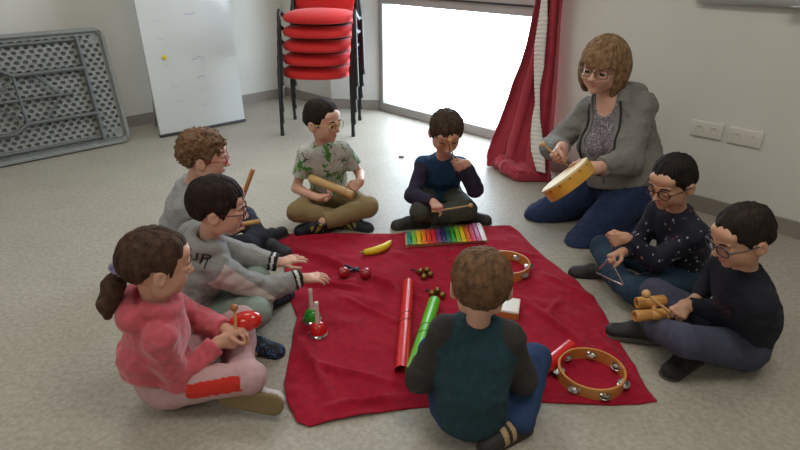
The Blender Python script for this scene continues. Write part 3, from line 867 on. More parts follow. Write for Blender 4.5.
# ---- sockets on the right wall
MT['white_plastic'] = mat('white plastic', (222, 219, 208), .35)
MT['socket_dark'] = mat('socket well', (120, 115, 104), .45)
MT['pin'] = mat('socket pin', (176, 150, 90), .3, metal=1)
MT['hole'] = mat('socket hole', (30, 28, 26), .6)
RW = np.array([E1, UP, NIN]).T
for i, (px, py, lab) in enumerate(((707.5, 129.5, 'white double wall socket nearer the window, left of the pair'), (745.5, 137.2, 'white double wall socket farther from the window, right of the pair'))):
    s_, z_ = wall_s(px, py)
    so = empty('wall_socket', W(s_, 0, z_), lab, 'socket', 'double sockets on the right wall')
    bm = bmesh.new(); box(bm, W(s_, .006, z_), (.155, .082, .012), RW, bevel=.004, seg=3)
    finish('cover_plate', bm, MT['white_plastic'], so)
    for q in (-.036, .036):
        bm = bmesh.new(); c = W(s_+q, .0125, z_)
        lathe(bm, c-NIN*.010, NIN, [(0, .0035, 1), (.017, .0035, 1), (.0185, .010, 0), (.0185, .0118, 0), (.021, .0118, 0), (.0225, .0095, 0)], n=24)
        w_ = finish('socket_well', bm, [MT['white_plastic'], MT['socket_dark']], so, angle=None)
        bm = bmesh.new()
        tube(bm, [c-NIN*.007+UP*.0095, c+NIN*.004+UP*.0095], .0024, n=10)
        finish('earth_pin', bm, MT['pin'], w_)
        bm = bmesh.new()
        for h in (-1, 1): lathe(bm, c-NIN*.0064+E1*h*.0093, NIN, [(.0028, 0), (.0028, .0006), (0, .0006)], n=10)
        finish('pin_holes', bm, MT['hole'], w_)

# ---- white wall panel whose lower rail shows at the top right
sA, zA = wall_s(703, -1); sB, zB = wall_s(800, 6.5)
zR = zB
MT['alu'] = mat('brushed aluminium', (176, 178, 178), .35, var=.03, scale=30, metal=.7)
MT['board'] = mat('white enamel', (222, 225, 224), .18, coat=.4)
wb = empty('wall_whiteboard', W(sA+1.0, 0, zR), 'white wall-mounted board with a grey lower rail, high on the right wall', 'whiteboard')
bm = bmesh.new(); box(bm, W(sA+1.0, .012, zR+.62), (1.98, 1.17, .016), RW, bevel=.002); finish('panel', bm, MT['board'], wb)
bm = bmesh.new()
for (a_, c_, sx, sy) in ((0, .015, 2.03, .045), (0, 1.225, 2.03, .03), (-1.0, .62, .03, 1.2), (1.0, .62, .03, 1.2)):
    box(bm, W(sA+1.0+a_, .018, zR+c_), (sx, sy, .034), RW, bevel=.004)
finish('rim', bm, MT['alu'], wb)
bm = bmesh.new(); box(bm, W(sA+1.0, .055, zR+.002), (1.2, .010, .06), RW, bevel=.003); finish('pen_tray', bm, MT['alu'], wb)

# ---- portable whiteboard leaning on the left wall
A, B = P(160.5, 137.5), P(244.5, 121)
ax = nrm(B-A); wd = np.linalg.norm(B-A); back = nrm(np.cross(UP, ax)); ln = math.radians(2)
bu = UP*math.cos(ln)+back*math.sin(ln); bn = np.cross(ax, bu)
bn = bn if bn@back < 0 else -bn
HB = 2.0; RB = np.array([ax, bu, bn]).T; cb_ = (A+B)/2+bu*(HB/2+.004)
lb = empty('whiteboard', (A+B)/2, 'tall portable whiteboard with faint writing standing in front of the left wall', 'whiteboard')
bm = bmesh.new(); box(bm, cb_, (wd, HB, .028), RB, bevel=.003); finish('panel', bm, MT['board'], lb)
bm = bmesh.new(); box(bm, (A+B)/2+bu*.012+bn*.002, (wd+.004, .020, .038), RB, bevel=.003); finish('bottom_rail', bm, mat('dark grey rail', (58, 60, 62), .5), lb)
bm = bmesh.new()
for u_ in (.12, .88):
    q = A+ax*(u_*wd)-bn*.014
    tube(bm, [q+UP*.9-bn*.03, q+UP*.5-bn*.16, q+UP*.012-bn*.30], .012, n=10)
    finish('rear_strut', bm, MT['alu'], lb); bm = bmesh.new()
bm.free()
MT['ink'] = mat('faint blue grey marker ink', (192, 196, 204), .6)
MT['ink_dark'] = mat('blue marker ink', (150, 152, 182), .6)
bm = bmesh.new(); rnd = random.Random(3)
def bpt(u, v, o=.0152): return A+ax*(u*wd)+bu*v+bn*o
marks = [(.13, 1.18, .06, 0), (.5, 1.16, .05, 0), (.73, 1.10, .07, 0), (.15, 1.02, .06, 0), (.47, 1.02, .08, 0), (.6, 1.03, .04, 0), (.47, .86, .07, 1), (.14, .82, .05, 0), (.15, .70, .04, 0), (.16, .52, .06, 0), (.48, .545, .08, 1), (.5, .40, .05, 1), (.2, .37, .06, 0), (.52, .31, .06, 0), (.22, .25, .07, 0), (.5, .19, .05, 0)]
for (u, v, w_, k) in marks:
    bm = bmesh.new(); n_ = 7; p0 = [bpt(u+(w_/.5)*(i/n_), v+rnd.uniform(-.012, .012)) for i in range(n_)]
    for i in range(n_-1):
        a, c = p0[i], p0[i+1]; w2 = bu*.0022
        quad(bm, a-w2, c-w2, c+w2, a+w2, mi=k)
    bmesh.ops.remove_doubles(bm, verts=bm.verts, dist=.0001)
    finish('handwriting', bm, [MT['ink'], MT['ink_dark']], lb, 'faint marker scribble', smooth=False)
mg = bpt(.19, .575)
bm = bmesh.new(); lathe(bm, mg, bn, [(.017, 0), (.017, .005), (.014, .008), (0, .008)], n=20)
tag(finish('board_magnet', bm, mat('yellow plastic', (226, 208, 40), .4), angle=40), 'small yellow round magnet on the portable whiteboard', 'magnet')

# ---- folding table on its side against the left wall
MT['table'] = mat('grey moulded plastic', (134, 136, 132), .55, var=.05, scale=12)
MT['tsteel'] = mat('grey steel tube', (104, 107, 108), .45, metal=.4)
A, B = P(130, 140.5), P(0, 166.5)
ax = nrm(B-A); LT, HT = 1.83, .80; back = nrm(np.cross(ax, UP)); back = back if back@NL < 0 else -back
ln = math.radians(10); bu = UP*math.cos(ln)+back*math.sin(ln); bn = -back*math.cos(ln)+UP*math.sin(ln)
TO = A.copy(); 
def T(u, v, o): return TO+ax*u+bu*(v+.004)+bn*o
tb = empty('folding_table', TO+ax*.9, 'grey plastic folding table on its side, perforated underside out, by the left wall', 'table')
# top: honeycomb of round cups, built as a grid sheet with cups pushed in
bm = bmesh.new()
HXN = .0052
NUx, NVy = int(1.30/HXN), int(HT/HXN)
px_, py_ = .052, .031
def cup(u, v):
    r = .0115
    j = round(v/py_); best = 9
    for jj in (j-1, j, j+1):
        off = (jj % 2)*.5; i = round(u/px_-off)
        best = min(best, math.hypot((u-(i+off)*px_)*.8, (v-jj*py_)*1.15))
    return best
rc = .075
def inside(u, v):
    cu = min(u, LT-u); cv = min(v, HT-v)
    if cu < rc and cv < rc: return math.hypot(rc-cu, rc-cv) < rc
    return cu >= 0 and cv >= 0
bx = [(i, j) for i in range(0, NUx+1) for j in range(0, NVy+1)]
vt = {}
for i, j in bx:
    u, v = i*HXN, j*(HT/NVy)
    # pull the corners onto the rounded outline
    cu, cv = u, min(v, HT-v)
    if cu < rc and cv < rc:
        dd = math.hypot(rc-cu, rc-cv)
        if dd > rc:
            f_ = rc/dd; u = rc-(rc-cu)*f_; vv = rc-(rc-cv)*f_; v = vv if j*(HT/NVy) < HT/2 else HT-vv
    edge = min(u, min(v, HT-v))
    dpt = 0
    if edge > .048:
        c_ = cup(u, v); dpt = -.026*min(1, max(0, (.0125-c_)/.0045))
    rim = .012 if edge < .022 else (.004 if edge < .030 else (-.010 if edge < .042 else 0))
    vt[(i, j)] = bm.verts.new(tuple(T(u, v, .036+dpt+rim)))
for i in range(NUx):
    for j in range(NVy):
        q = [vt[(i, j)], vt[(i+1, j)], vt[(i+1, j+1)], vt[(i, j+1)]]
        f = bm.faces.new(q)
bmesh.ops.recalc_face_normals(bm, faces=bm.faces)
# smooth outer shell (table top side and edge)
box(bm, T(.68, HT/2, .009), (1.22, HT-.004, .016), np.array([ax, bu, bn]).T, bevel=.004)
tubes = [T(1.3, .012, .024), T(rc, .012, .024)]+[T(rc-rc*math.sin(a)+.012*math.sin(a), rc-rc*math.cos(a)+.012*math.cos(a), .024) for a in [PI/2*i/8 for i in range(1, 9)]]
tubes += [T(rc-rc*math.cos(a)+.012*math.cos(a), HT-rc+rc*math.sin(a)-.012*math.sin(a), .024) for a in [PI/2*i/8 for i in range(0, 9)]]+[T(1.3, HT-.012, .024)]
tube(bm, tubes, .0165, n=12)
for (u_, v_) in ((.06, .06), (.06, HT-.06)):      # corner pads
    lathe(bm, T(u_+.012, v_+(.012 if v_ < .3 else -.012), .028), bn, [(.034, 0), (.030, .010), (.018, .006), (0, .004)], n=24)
tt = finish('table_top', bm, MT['table'], tb, angle=50)
# steel: side rails, cross bar, folded U leg
for v_, nm in ((.066, 'rail'), (HT-.066, 'rail')):
    bm = bmesh.new(); tube(bm, [T(.16, v_, .046), T(1.3, v_, .046)], .012, n=10); finish(nm, bm, MT['tsteel'], tb)
bm = bmesh.new(); tube(bm, [T(.185, .05, .055), T(.185, HT-.05, .055)], .014, n=12); finish('cross_bar', bm, MT['tsteel'], tb)
for v_ in (.235, .545):
    bm = bmesh.new(); sg = 1 if v_ < .4 else -1
    tube(bm, [T(.185, v_, .060), T(.52, v_, .066), T(.62, v_-.015*sg*0, .068), T(.70, v_-.05*sg, .066), T(1.3, v_-.05*sg, .062)], .0145, n=12); finish('leg', bm, MT['tsteel'], tb)
bm = bmesh.new(); tube(bm, [T(.62, .225, .066), T(.62, .555, .066)], .010, n=10); finish('leg_stretcher', bm, MT['tsteel'], tb)
bm = bmesh.new(); tube(bm, [T(.30, .39, .062), T(.80, .39, .064), T(1.3, .40, .062)], .010, n=10); finish('brace', bm, MT['tsteel'], tb)
for q in (1, -1):
    bm = bmesh.new(); tube(bm, [T(.38, .39, .064), T(.50, .39+q*.15, .066)], .007, n=8); finish('brace_arm', bm, MT['tsteel'], tb)
    bm = bmesh.new(); tube(bm, [T(.78, .39, .064), T(.66, .39+q*.12, .066)], .007, n=8); finish('brace_arm', bm, MT['tsteel'], tb)

# ---- stack of five red chairs
MT['red_seat'] = mat('red woven upholstery', (206, 34, 34), .8, var=.06, scale=60, bump=.2, bscale=500, sheen=.2)
MT['blk_plastic'] = mat('black plastic shell', (22, 22, 24), .5)
MT['blk_metal'] = mat('black steel tube', (24, 24, 27), .38, var=.25, scale=9)
def rrect_pad(bm, c, Rm, w, d, t, puff, mi=0, n=26, bow=.10, droop=0.0):
    """padded cushion: rounded outline, domed top"""
    rows = []
    prof = [(.86, -.5), (.96, -.42), (1.0, -.1), (1.0, .15), (.97, .38), (.90, .62), (.72, .86), (.42, .98), (0, 1.02)]
    for (k, h) in prof:
        row = []
        for i in range(n*2):
            a = 2*PI*i/(n*2); ex = 2/4.2
            x = math.copysign(abs(math.cos(a))**ex, math.cos(a))*w/2*k; y = math.copysign(abs(math.sin(a))**ex, math.sin(a))*d/2*k
            if y > 0: y *= 1+bow*(1-(x/(w/2))**2)
            hh = h*t/2+(puff*(1-k) if h > 0 else 0)-droop*max(0, y/(d/2))**2.2
            row.append(bm.verts.new(tuple(np.asarray(c)+Rm@np.array([x, y, hh]))))
        rows.append(row)
    N = n*2
    for a_, b_ in zip(rows, rows[1:]):
        for i in range(N):
            f = bm.faces.new((a_[i], a_[(i+1) % N], b_[(i+1) % N], b_[i])); f.material_index = mi
    f = bm.faces.new(rows[0][::-1]); f.material_index = mi; f = bm.faces.new(rows[-1]); f.material_index = mi
def stack_chair():
    """local frame: x right, y forward, z up"""
    ch = empty('stacking_chair', (0, 0, 0))
    I3 = np.eye(3); rx = lambda a: np.array([[1, 0, 0], [0, math.cos(a), -math.sin(a)], [0, math.sin(a), math.cos(a)]])
    bm = bmesh.new(); rrect_pad(bm, (0, .03, .457), rx(.05), .515, .40, .098, .010, bow=.24, droop=.014); finish('seat', bm, MT['red_seat'], ch, angle=None)
    bm = bmesh.new(); rrect_pad(bm, (0, -.01, .410), rx(.03)@np.diag([1, 1, -1.0]), .430, .33, .02, .004); bmesh.ops.recalc_face_normals(bm, faces=bm.faces); finish('seat_shell', bm, MT['blk_plastic'], ch, angle=None)
    bm = bmesh.new(); Rb = np.array([[1, 0, 0], [0, .13, .99], [0, -.99, .13]]).T; Rb = np.array([[1, 0, 0], [0, -.17, -.985], [0, .985, -.17]])
    Rb = np.stack([V(1, 0, 0), nrm(V(0, -.17, .985)), nrm(V(0, .985, .17))], 1)
    rrect_pad(bm, (0, -.245, .70), Rb, .455, .30, .045, .010); finish('backrest', bm, MT['red_seat'], ch, angle=None)
    bm = bmesh.new(); rrect_pad(bm, (0, -.268, .70), Rb@np.diag([-1.0, 1, -1]), .45, .30, .02, .002); finish('back_shell', bm, MT['blk_plastic'], ch, angle=None)
    for q in (-1, 1):
        bm = bmesh.new(); tube(bm, [V(q*.272, .235, .012), V(q*.268, .215, .30), V(q*.266, .20, .485), V(q*.266, .18, .508), V(q*.265, .14, .490), V(q*.264, -.02, .440), V(q*.262, -.16, .430)], .014, n=12)
        lg = finish('leg', bm, MT['blk_metal'], ch)
        bm = bmesh.new(); tube(bm, [V(q*.272, .236, .0), V(q*.2715, .233, .03)], .0155, n=12); finish('foot_cap', bm, MT['blk_plastic'], lg)
        bm = bmesh.new(); tube(bm, [V(q*.272, -.225, .012), V(q*.272, -.205, .20), V(q*.268, -.195, .42), V(q*.255, -.215, .52), V(q*.236, -.255, .66), V(q*.235, -.285, .80)], .0125, n=12)
        lg = finish('leg', bm, MT['blk_metal'], ch)
        bm = bmesh.new(); tube(bm, [V(q*.272, -.226, .0), V(q*.2715, -.222, .03)], .0155, n=12); finish('foot_cap', bm, MT['blk_plastic'], lg)
    return ch
def dup(root):
    r = root.copy(); COL.objects.link(r)
    for chd in list(root.children):
        c = chd.copy(); COL.objects.link(c); c.parent = r
        for gc in list(chd.children):
            d = gc.copy(); COL.objects.link(d); d.parent = c
    return r
ca, cb2 = P(281, 135), P(355.5, 136); cc = (ca+cb2)/2; rz = math.atan2((cb2-ca)[1], (cb2-ca)[0])
fw = V(-math.sin(rz), math.cos(rz), 0)
rzc = rz+PI          # the chair faces the camera
fwd = -fw; ctr = cc-fwd*.225
ch0 = stack_chair()
clabs = ['red stacking chair at the bottom of the stack, its feet on the floor', 'red stacking chair second from the bottom of the stack', 'red stacking chair in the middle of the stack of five', 'red stacking chair second from the top of the stack', 'red stacking chair on top of the stack, its backrest in view']
for i in range(5):
    c = ch0 if i == 0 else dup(ch0)
    c.location = tuple(ctr+fwd*(.016*i)+UP*(.098*i)+V(.012*i, 0, 0)); c.rotation_euler = (0, 0, rzc)
    tag(c, clabs[i], 'chair', 'stacked red chairs')

# ---- scrap on the floor
q = P(401.5, 157.5)
bm = bmesh.new(); ball(bm, q+UP*.006, (.020, .012, .006), n=6)
for v in bm.verts: v.co.z = max(.0005, v.co.z+.003*math.sin(v.co.x*300)); v.co.x += .004*math.sin(v.co.y*260)
tag(finish('paper_scrap', bm, mat('grey scrap', (120, 116, 108), .9), angle=None), 'tiny grey crumpled scrap on the bare floor behind the two boys at the back', 'scrap')

# ------------------------------------------------------------------ light
wd_ = bpy.data.worlds.new('world'); S.world = wd_; wd_.use_nodes = True
bg = wd_.node_tree.nodes['Background']; bg.inputs['Color'].default_value = (.80, .91, 1.0, 1); bg.inputs['Strength'].default_value = 10.0
def area(name, loc, size, power, col, rot=(0, 0, 0), portal=False):
    l = bpy.data.lights.new(name, 'AREA'); l.shape = 'RECTANGLE'; l.size, l.size_y = size; l.energy = power; l.color = col
    o = bpy.data.objects.new(name, l); COL.objects.link(o); o.location = tuple(loc); o.rotation_euler = rot
    if portal: l.cycles.is_portal = True
    return o
ra = math.atan2(E1[1], E1[0])
pt = area('window_portal', W((s2+s3)/2, -.46, HW/2), (s3-s2, HW), 1, (1, 1, 1), portal=True)
pt.rotation_euler = Vector(tuple(NIN)).to_track_quat('-Z', 'Y').to_euler()
for i, (s_, d_) in enumerate(((1.9, 2.0), (4.6, 2.0), (1.9, 5.2), (4.6, 5.2))):
    area('ceiling_lamp', W(s_, d_, HC-.03), (1.2, .6), LAMP*(1.25 if s_ > 3 else .9), (1, .95, .86), (0, 0, ra))
# ------------------------------------------------------------------ blanket
MT['blanket'] = mat('dark red fleece', (158, 22, 46), .92, var=.14, scale=42, bump=.5, bscale=300, spec=.2, sheen=.08)
bot = [(310, 428), (335, 422), (370, 416), (410, 409), (450, 406), (490, 403), (530, 402), (570, 405), (610, 406), (640, 405), (657, 402)]
top_ = [(271, 233.5), (300, 235), (340, 235.5), (380, 236), (410, 234), (440, 231), (475, 229.5), (500, 228), (510, 228)]
lef = [(310, 428), (297, 424), (287, 404), (284, 385), (289, 360), (292, 345), (297, 318), (290, 300), (286, 285), (284, 265), (279, 248), (271, 233.5)]
rig = [(657, 402), (645, 388), (634, 368), (622, 348), (611, 328), (601, 310), (592, 297), (578, 284), (560, 270), (543, 257), (530, 245), (520, 234), (510, 228)]
def curve(pix):
    p = [P(x, y) for x, y in pix]; L = [0]
    for a, b_ in zip(p, p[1:]): L.append(L[-1]+np.linalg.norm(b_-a))
    L = np.array(L)/L[-1]; A = np.array(p)
    return lambda t: np.array([np.interp(t, L, A[:, i]) for i in range(3)])
cb, ct, cl_, cr_ = curve(bot), curve(top_), curve(lef), curve(rig)
KEEP = []                                     # flat rests under the things lying on the blanket
def keep(px, py, r): q = P(px, py); KEEP.append((q[0], q[1], r))
for a in ((404, 330, .04), (406, 300, .05), (403, 360, .05), (405, 290, .05), (425, 330, .05), (430, 310, .05), (420, 345, .05), (589, 378, .14), (510, 270, .12), (316, 333, .07), (311, 320, .07), (375, 248, .09), (420, 242, .09), (445, 240, .1), (470, 238, .1), (425, 274, .06), (438, 295, .06), (510, 312, .06), (565, 350, .08), (550, 365, .08), (343, 276, .05), (366, 276, .05), (353, 274, .05), (470, 420, .2), (430, 415, .14), (520, 415, .16), (540, 385, .1), (260, 340, .05), (310, 225, .1), (440, 222, .1)): keep(*a)
FOLDS = [((296, 252), (420, 300), .020, .013), ((300, 285), (360, 290), .014, .016), ((340, 300), (400, 325), .010, .015), ((300, 340), (330, 400), .012, .02), ((325, 410), (410, 398), .014, .018), ((520, 300), (600, 360), .012, .02), ((540, 275), (590, 300), .010, .02), ((480, 252), (540, 258), .008, .02), ((545, 320), (560, 300), .008, .02), ((600, 340), (640, 395), .014, .022), ((300, 238), (350, 240), .010, .014), ((440, 330), (520, 340), .008, .02), ((310, 365), (390, 385), .009, .014), ((530, 395), (600, 402), .008, .012), ((450, 262), (520, 290), .007, .02)]
FW = [(P(*a)[:2], P(*b_)[:2], h, w) for a, b_, h, w in FOLDS]
NB = 170
bp_ = np.zeros((NB+1, NB+1, 3))
for i in range(NB+1):
    u = i/NB
    for j in range(NB+1):
        v = j/NB
        bp_[i, j] = (1-v)*cb(u)+v*ct(u)+(1-u)*cl_(v)+u*cr_(v)-((1-u)*(1-v)*cb(0)+u*(1-v)*cb(1)+(1-u)*v*ct(0)+u*v*ct(1))
q = bp_.reshape(-1, 3)
z = np.full(len(q), .004)
for a, b_, h, w in FW:
    d = b_-a; t = np.clip(((q[:, :2]-a)@d)/(d@d), 0, 1); nn = nrm(V(-d[1], d[0], 0))[:2]
    off = (q[:, :2]-a-t[:, None]*d); sg = off@nn; dist = np.linalg.norm(off, axis=1)
    wob = w*.8*(1+.3*np.sin(t*9)); z += 1.8*h*np.exp(-(dist/wob)**2)*np.sin(PI*np.clip(t*.9+.05, 0, 1))**.6
z += .012*(vnoise(np.stack([q[:, 0]*9, q[:, 1]*16+q[:, 0]*6, 0*q[:, 0]], 1)+3)**2)+.004*vnoise(np.stack([q[:, 0]*22+q[:, 1]*9, q[:, 1]*26, 0*q[:, 0]], 1)+9)
k = np.ones(len(q))
for (x, y, r) in KEEP: k = np.minimum(k, np.clip((np.hypot(q[:, 0]-x, q[:, 1]-y)-r*.6)/(r*.6), 0, 1))
z = .004+(z-.004)*k
q2 = q.copy(); q2[:, 2] = z
ii = np.arange((NB+1)*(NB+1)).reshape(NB+1, NB+1)
Fb = np.stack([ii[:-1, :-1].ravel(), ii[1:, :-1].ravel(), ii[1:, 1:].ravel(), ii[:-1, 1:].ravel()], 1)
bl = put('blanket', to_mesh(q2, Fb), MT['blanket'])
md = bl.modifiers.new('thick', 'SOLIDIFY'); md.thickness = .0035; md.offset = -1
tag(bl, 'creased dark red fleece blanket spread on the floor amid the children', 'blanket')
ZB = .0045

# ------------------------------------------------------------------ instruments on the blanket
MT['red_tube'] = mat('red plastic tube', (212, 30, 34), .3, coat=.3)
MT['green_tube'] = mat('green plastic tube', (92, 190, 42), .3, coat=.3)
MT['black_print'] = mat('black print', (40, 20, 22), .5)
def open_tube(name, a, b_, r, mt, label, group=None, prints=True):
    d, s_, u_ = frame(b_-a); L = np.linalg.norm(b_-a)
    bm = bmesh.new()
    prof = [(r-.0016, 0), (r, .0), (r, L), (r-.0016, L)]
    pr = [(r, L*i/8) for i in range(9)]+[(r-.0016, L*(8-i)/8) for i in range(9)]
    lathe(bm, a, d, pr, n=36, closed=True)
    bmesh.ops.recalc_face_normals(bm, faces=bm.faces)
    root = empty(name, ((a+b_)/2)*V(1, 1, 0)+UP*(a[2]-r), label, 'musical tube', group)
    finish('tube', bm, mt, root, angle=50)
    if prints:
        bm = bmesh.new(); pts = []
        for i in range(25):
            t = i/24; an = PI*.5+1.5*math.sin(t*2*PI); x = L*.52+.030*math.cos(t*2*PI+.6)
            pts.append(a+d*x+(r+.0002)*(s_*math.cos(an)+u_*math.sin(an)))
        tube(bm, pts, .0016, n=6); finish('printed_mark', bm, MT['black_print'], root, 'thin dark printed scrawl')
    return root
R_ = .0240
def on(px, py, h): q = P(px, py, ZB+h); return q
open_tube('musical_tube', P(401.5, 371, ZB+R_), P(408.5, 283, ZB+R_), R_, MT['red_tube'], 'long red plastic musical tube lying full length left of the green one', 'musical tubes')
open_tube('musical_tube', P(412, 372, ZB+R_), P(434.5, 301, ZB+R_), R_, MT['green_tube'], 'lime green plastic musical tube lying right of the long red one', 'musical tubes')
a, b_ = P(571, 346, ZB+R_), P(543, 369, ZB+R_)
open_tube('musical_tube', b_, a, R_, MT['red_tube'], 'short red plastic musical tube poking out past the jeans knee of the boy in front', 'musical tubes', prints=False)

# tambourines
MT['tamb_wood'] = mat('varnished wood hoop', (196, 132, 66), .35, var=.10, scale=14, coat=.4, stretch=(1, 1, 8))
MT['zinc'] = mat('zinc jingle', (196, 194, 188), .28, metal=1)
MT['steel_pin'] = mat('steel pin', (150, 148, 144), .35, metal=1)
def tambourine(px, py, r, h, label, rot0, z0=ZB, tilt=0):
    c = P(px, py, z0)
    root = empty('tambourine', c, label, 'tambourine', 'tambourines on the blanket')
    n = 12*15; bm = bmesh.new(); nj = 7; rows = []
    half = .12
    th = .0075
    lv = [0, h*.30, h*.70, h]
    def slot(a): 
        for k in range(nj):
            if abs((a-(rot0+2*PI*k/nj)+PI) % (2*PI)-PI) < half*1.35: return True
        return False
    V_ = {}
    for i in range(n):
        a = 2*PI*i/n
        for j, z_ in enumerate(lv):
            for m_, rr in enumerate((r-th, r)):
                e = .0016 if j in (0, 3) else 0
                V_[i, j, m_] = bm.verts.new((c[0]+rr*math.cos(a), c[1]+rr*math.sin(a), c[2]+z_))
    for i in range(n):
        k = (i+1) % n; a = 2*PI*(i+.5)/n; sl = slot(a)
        for j in range(3):
            if j == 1 and sl: continue
            bm.faces.new((V_[i, j, 1], V_[k, j, 1], V_[k, j+1, 1], V_[i, j+1, 1])); bm.faces.new((V_[k, j, 0], V_[i, j, 0], V_[i, j+1, 0], V_[k, j+1, 0]))
        bm.faces.new((V_[i, 3, 1], V_[k, 3, 1], V_[k, 3, 0], V_[i, 3, 0])); bm.faces.new((V_[k, 0, 1], V_[i, 0, 1], V_[i, 0, 0], V_[k, 0, 0]))
        if sl:
            bm.faces.new((V_[i, 1, 1], V_[k, 1, 1], V_[k, 1, 0], V_[i, 1, 0])); bm.faces.new((V_[k, 2, 1], V_[i, 2, 1], V_[i, 2, 0], V_[k, 2, 0]))
        if sl != slot(2*PI*(i-.5)/n):
            bm.faces.new((V_[i, 1, 1], V_[i, 1, 0], V_[i, 2, 0], V_[i, 2, 1]))
    bmesh.ops.recalc_face_normals(bm, faces=bm.faces)
    finish('hoop', bm, MT['tamb_wood'], root, angle=30)
    for k in range(nj):
        a = rot0+2*PI*k/nj; p = c+V((r-th/2)*math.cos(a), (r-th/2)*math.sin(a), h/2)
        bm = bmesh.new(); tube(bm, [p-UP*h*.46, p+UP*h*.46], .0012, n=8); pin = finish('jingle_pin', bm, MT['steel_pin'], root)
        for o_, sg in ((-.0035, -1), (.0035, 1)):
            bm = bmesh.new(); q_ = p+UP*(o_-.001*sg)
            lathe(bm, q_, V(.12*math.cos(a*3), .12*math.sin(a*3), sg), [(.0015, .004), (.006, .0035), (.010, .001), (.0195, 0), (.0200, .0006), (.010, .0018), (.006, .0043), (.0015, .0048)], n=22)
            finish('jingle', bm, MT['zinc'], pin, angle=60)
    return root
tambourine(590, 378, .109, .043, 'wooden tambourine hoop with jingles lying nearest the camera, by the blanket corner', .35)
tambourine(505.5, 270, .105, .043, 'wooden tambourine hoop lying half hidden behind the head of the boy in front', .9)

# glockenspiel
bars = [(20, 130, 120), (120, 190, 60), (232, 196, 30), (240, 130, 30), (222, 70, 36), (206, 30, 44), (120, 44, 110), (50, 44, 104), (24, 110, 96), (52, 160, 60), (150, 200, 60), (236, 205, 40), (238, 120, 60), (220, 60, 100), (196, 90, 150), (226, 214, 220)]
A, B = P(407, 248.5, ZB), P(486.5, 244, ZB); A2, B2 = P(406, 236, ZB), P(480, 226.5, ZB)
xr = empty('glockenspiel', (A+B+A2+B2)/4, 'rainbow glockenspiel with coloured metal bars at the far edge of the blanket', 'glockenspiel')
MT['glk_wood'] = mat('pale wood rail', (196, 164, 118), .5, var=.1, scale=10, stretch=(8, 1, 1))
bm = bmesh.new()
def strip(bm, p0, p1, w, h, z0):
    d = nrm(p1-p0); s_ = np.cross(UP, d); R = np.array([d, s_, UP]).T
    box(bm, (p0+p1)/2+UP*(z0+h/2), (np.linalg.norm(p1-p0), w, h), R, bevel=.002)
lw = lambda p, q, t: p+(q-p)*t
for t in (.13, .87):
    bm = bmesh.new(); strip(bm, lw(A, A2, t), lw(B, B2, t), .016, .018, 0); finish('rail', bm, MT['glk_wood'], xr)
for e0, e1 in ((A, A2), (B, B2)):
    bm = bmesh.new(); strip(bm, lw(e0, e1, .04), lw(e0, e1, .96), .012, .018, 0); finish('end_rail', bm, MT['glk_wood'], xr)
NBAR = len(bars)
for i, c_ in enumerate(bars):
    t = (i+.5)/NBAR; p0, p1 = lw(A, B, t), lw(A2, B2, t)
    bm = bmesh.new(); p0_, p1_ = lw(p0, p1, -.02), lw(p0, p1, 1.0)
    strip(bm, p0_, p1_, np.linalg.norm(B-A)/NBAR*.86, .004, .0195)
    br = finish('bar', bm, mat('bar enamel %s' % 'abcdefghijklmnop'[i], c_, .5), xr)
    bm = bmesh.new()
    for tt in (.13, .87):
        bm = bmesh.new(); ball(bm, lw(p0, p1, tt)+UP*.0245, (.003, .003, .002), n=6); finish('bar_pin', bm, MT['steel_pin'], br)

# banana shaker
MT['banana'] = mat('yellow plastic rind', (232, 200, 42), .4, var=.05, scale=18)
MT['banana_g'] = mat('green tip', (130, 140, 40), .5); MT['banana_b'] = mat('brown tip', (74, 56, 30), .6)
a, b_ = P(360.5, 253.5, ZB+.014), P(391, 240.5, ZB+.02); mid = (a+b_)/2; d = nrm((b_-a)*V(1, 1, 0)); sd = V(d[1], -d[0], 0)
L = np.linalg.norm(b_-a); pts, rs = [], []
for i in range(25):
    t = i/24; bow = (1-(2*t-1)**2)
    pts.append(a+(b_-a)*t+sd*.030*bow); pts[-1][2] = ZB+.0185
    rs.append(.006+.0135*min(1, math.sin(PI*min(1, max(0, t*.86+.10)))**.8) if t > .06 else .005)
rs[-1] = .004; rs[-2] = .007; rs[-3] = .010
bn_ = empty('banana_shaker', mid*V(1, 1, 0), 'yellow banana shaped shaker lying on the blanket near the far edge', 'shaker')
bm = bmesh.new(); tube(bm, pts[2:], rs[2:], n=10); finish('rind', bm, MT['banana'], bn_, angle=None)
bm = bmesh.new(); tube(bm, [pts[2]+ (pts[0]-pts[2])*t for t in (-.2, .3, 1)], [.0075, .0062, .0055], n=10); finish('stem', bm, MT['banana_g'], bn_)
bm = bmesh.new(); ball(bm, pts[-1], .0048, n=6); finish('tip', bm, MT['banana_b'], bn_)

# small red maracas
MT['maraca_red'] = mat('dark red lacquer', (158, 26, 34), .25, coat=.5)
MT['navy_handle'] = mat('dark navy handle', (38, 34, 62), .45)
for (px, py, hx, hy, lab) in ((343.5, 272.5, 354, 269.5, 'small dark red maraca under the fingertips of the boy in the grey hoodie'), (365.5, 273.5, 349, 267, 'small dark red maraca just right of the one under the fingertips')):
    r = .026; c = P(px, py, ZB+r); e = P(hx, hy, ZB+.010); hd = nrm(e-c)
    mr = empty('maraca', c*V(1, 1, 0), lab, 'maraca', 'pair of small red maracas')
    bm = bmesh.new(); lathe(bm, c-hd*.027, hd, [(0, 0), (.010, .002), (.019, .009), (.0245, .019), (.026, .028), (.0245, .037), (.018, .048), (.009, .056), (.006, .06)], n=24); finish('head', bm, MT['maraca_red'], mr, angle=None)
    bm = bmesh.new(); tube(bm, [c+hd*.030, c+hd*.05, c+(e-c)*.8+hd*.02, e+hd*.03], [.006, .0065, .0065, .008], n=12); finish('handle', bm, MT['navy_handle'], mr)

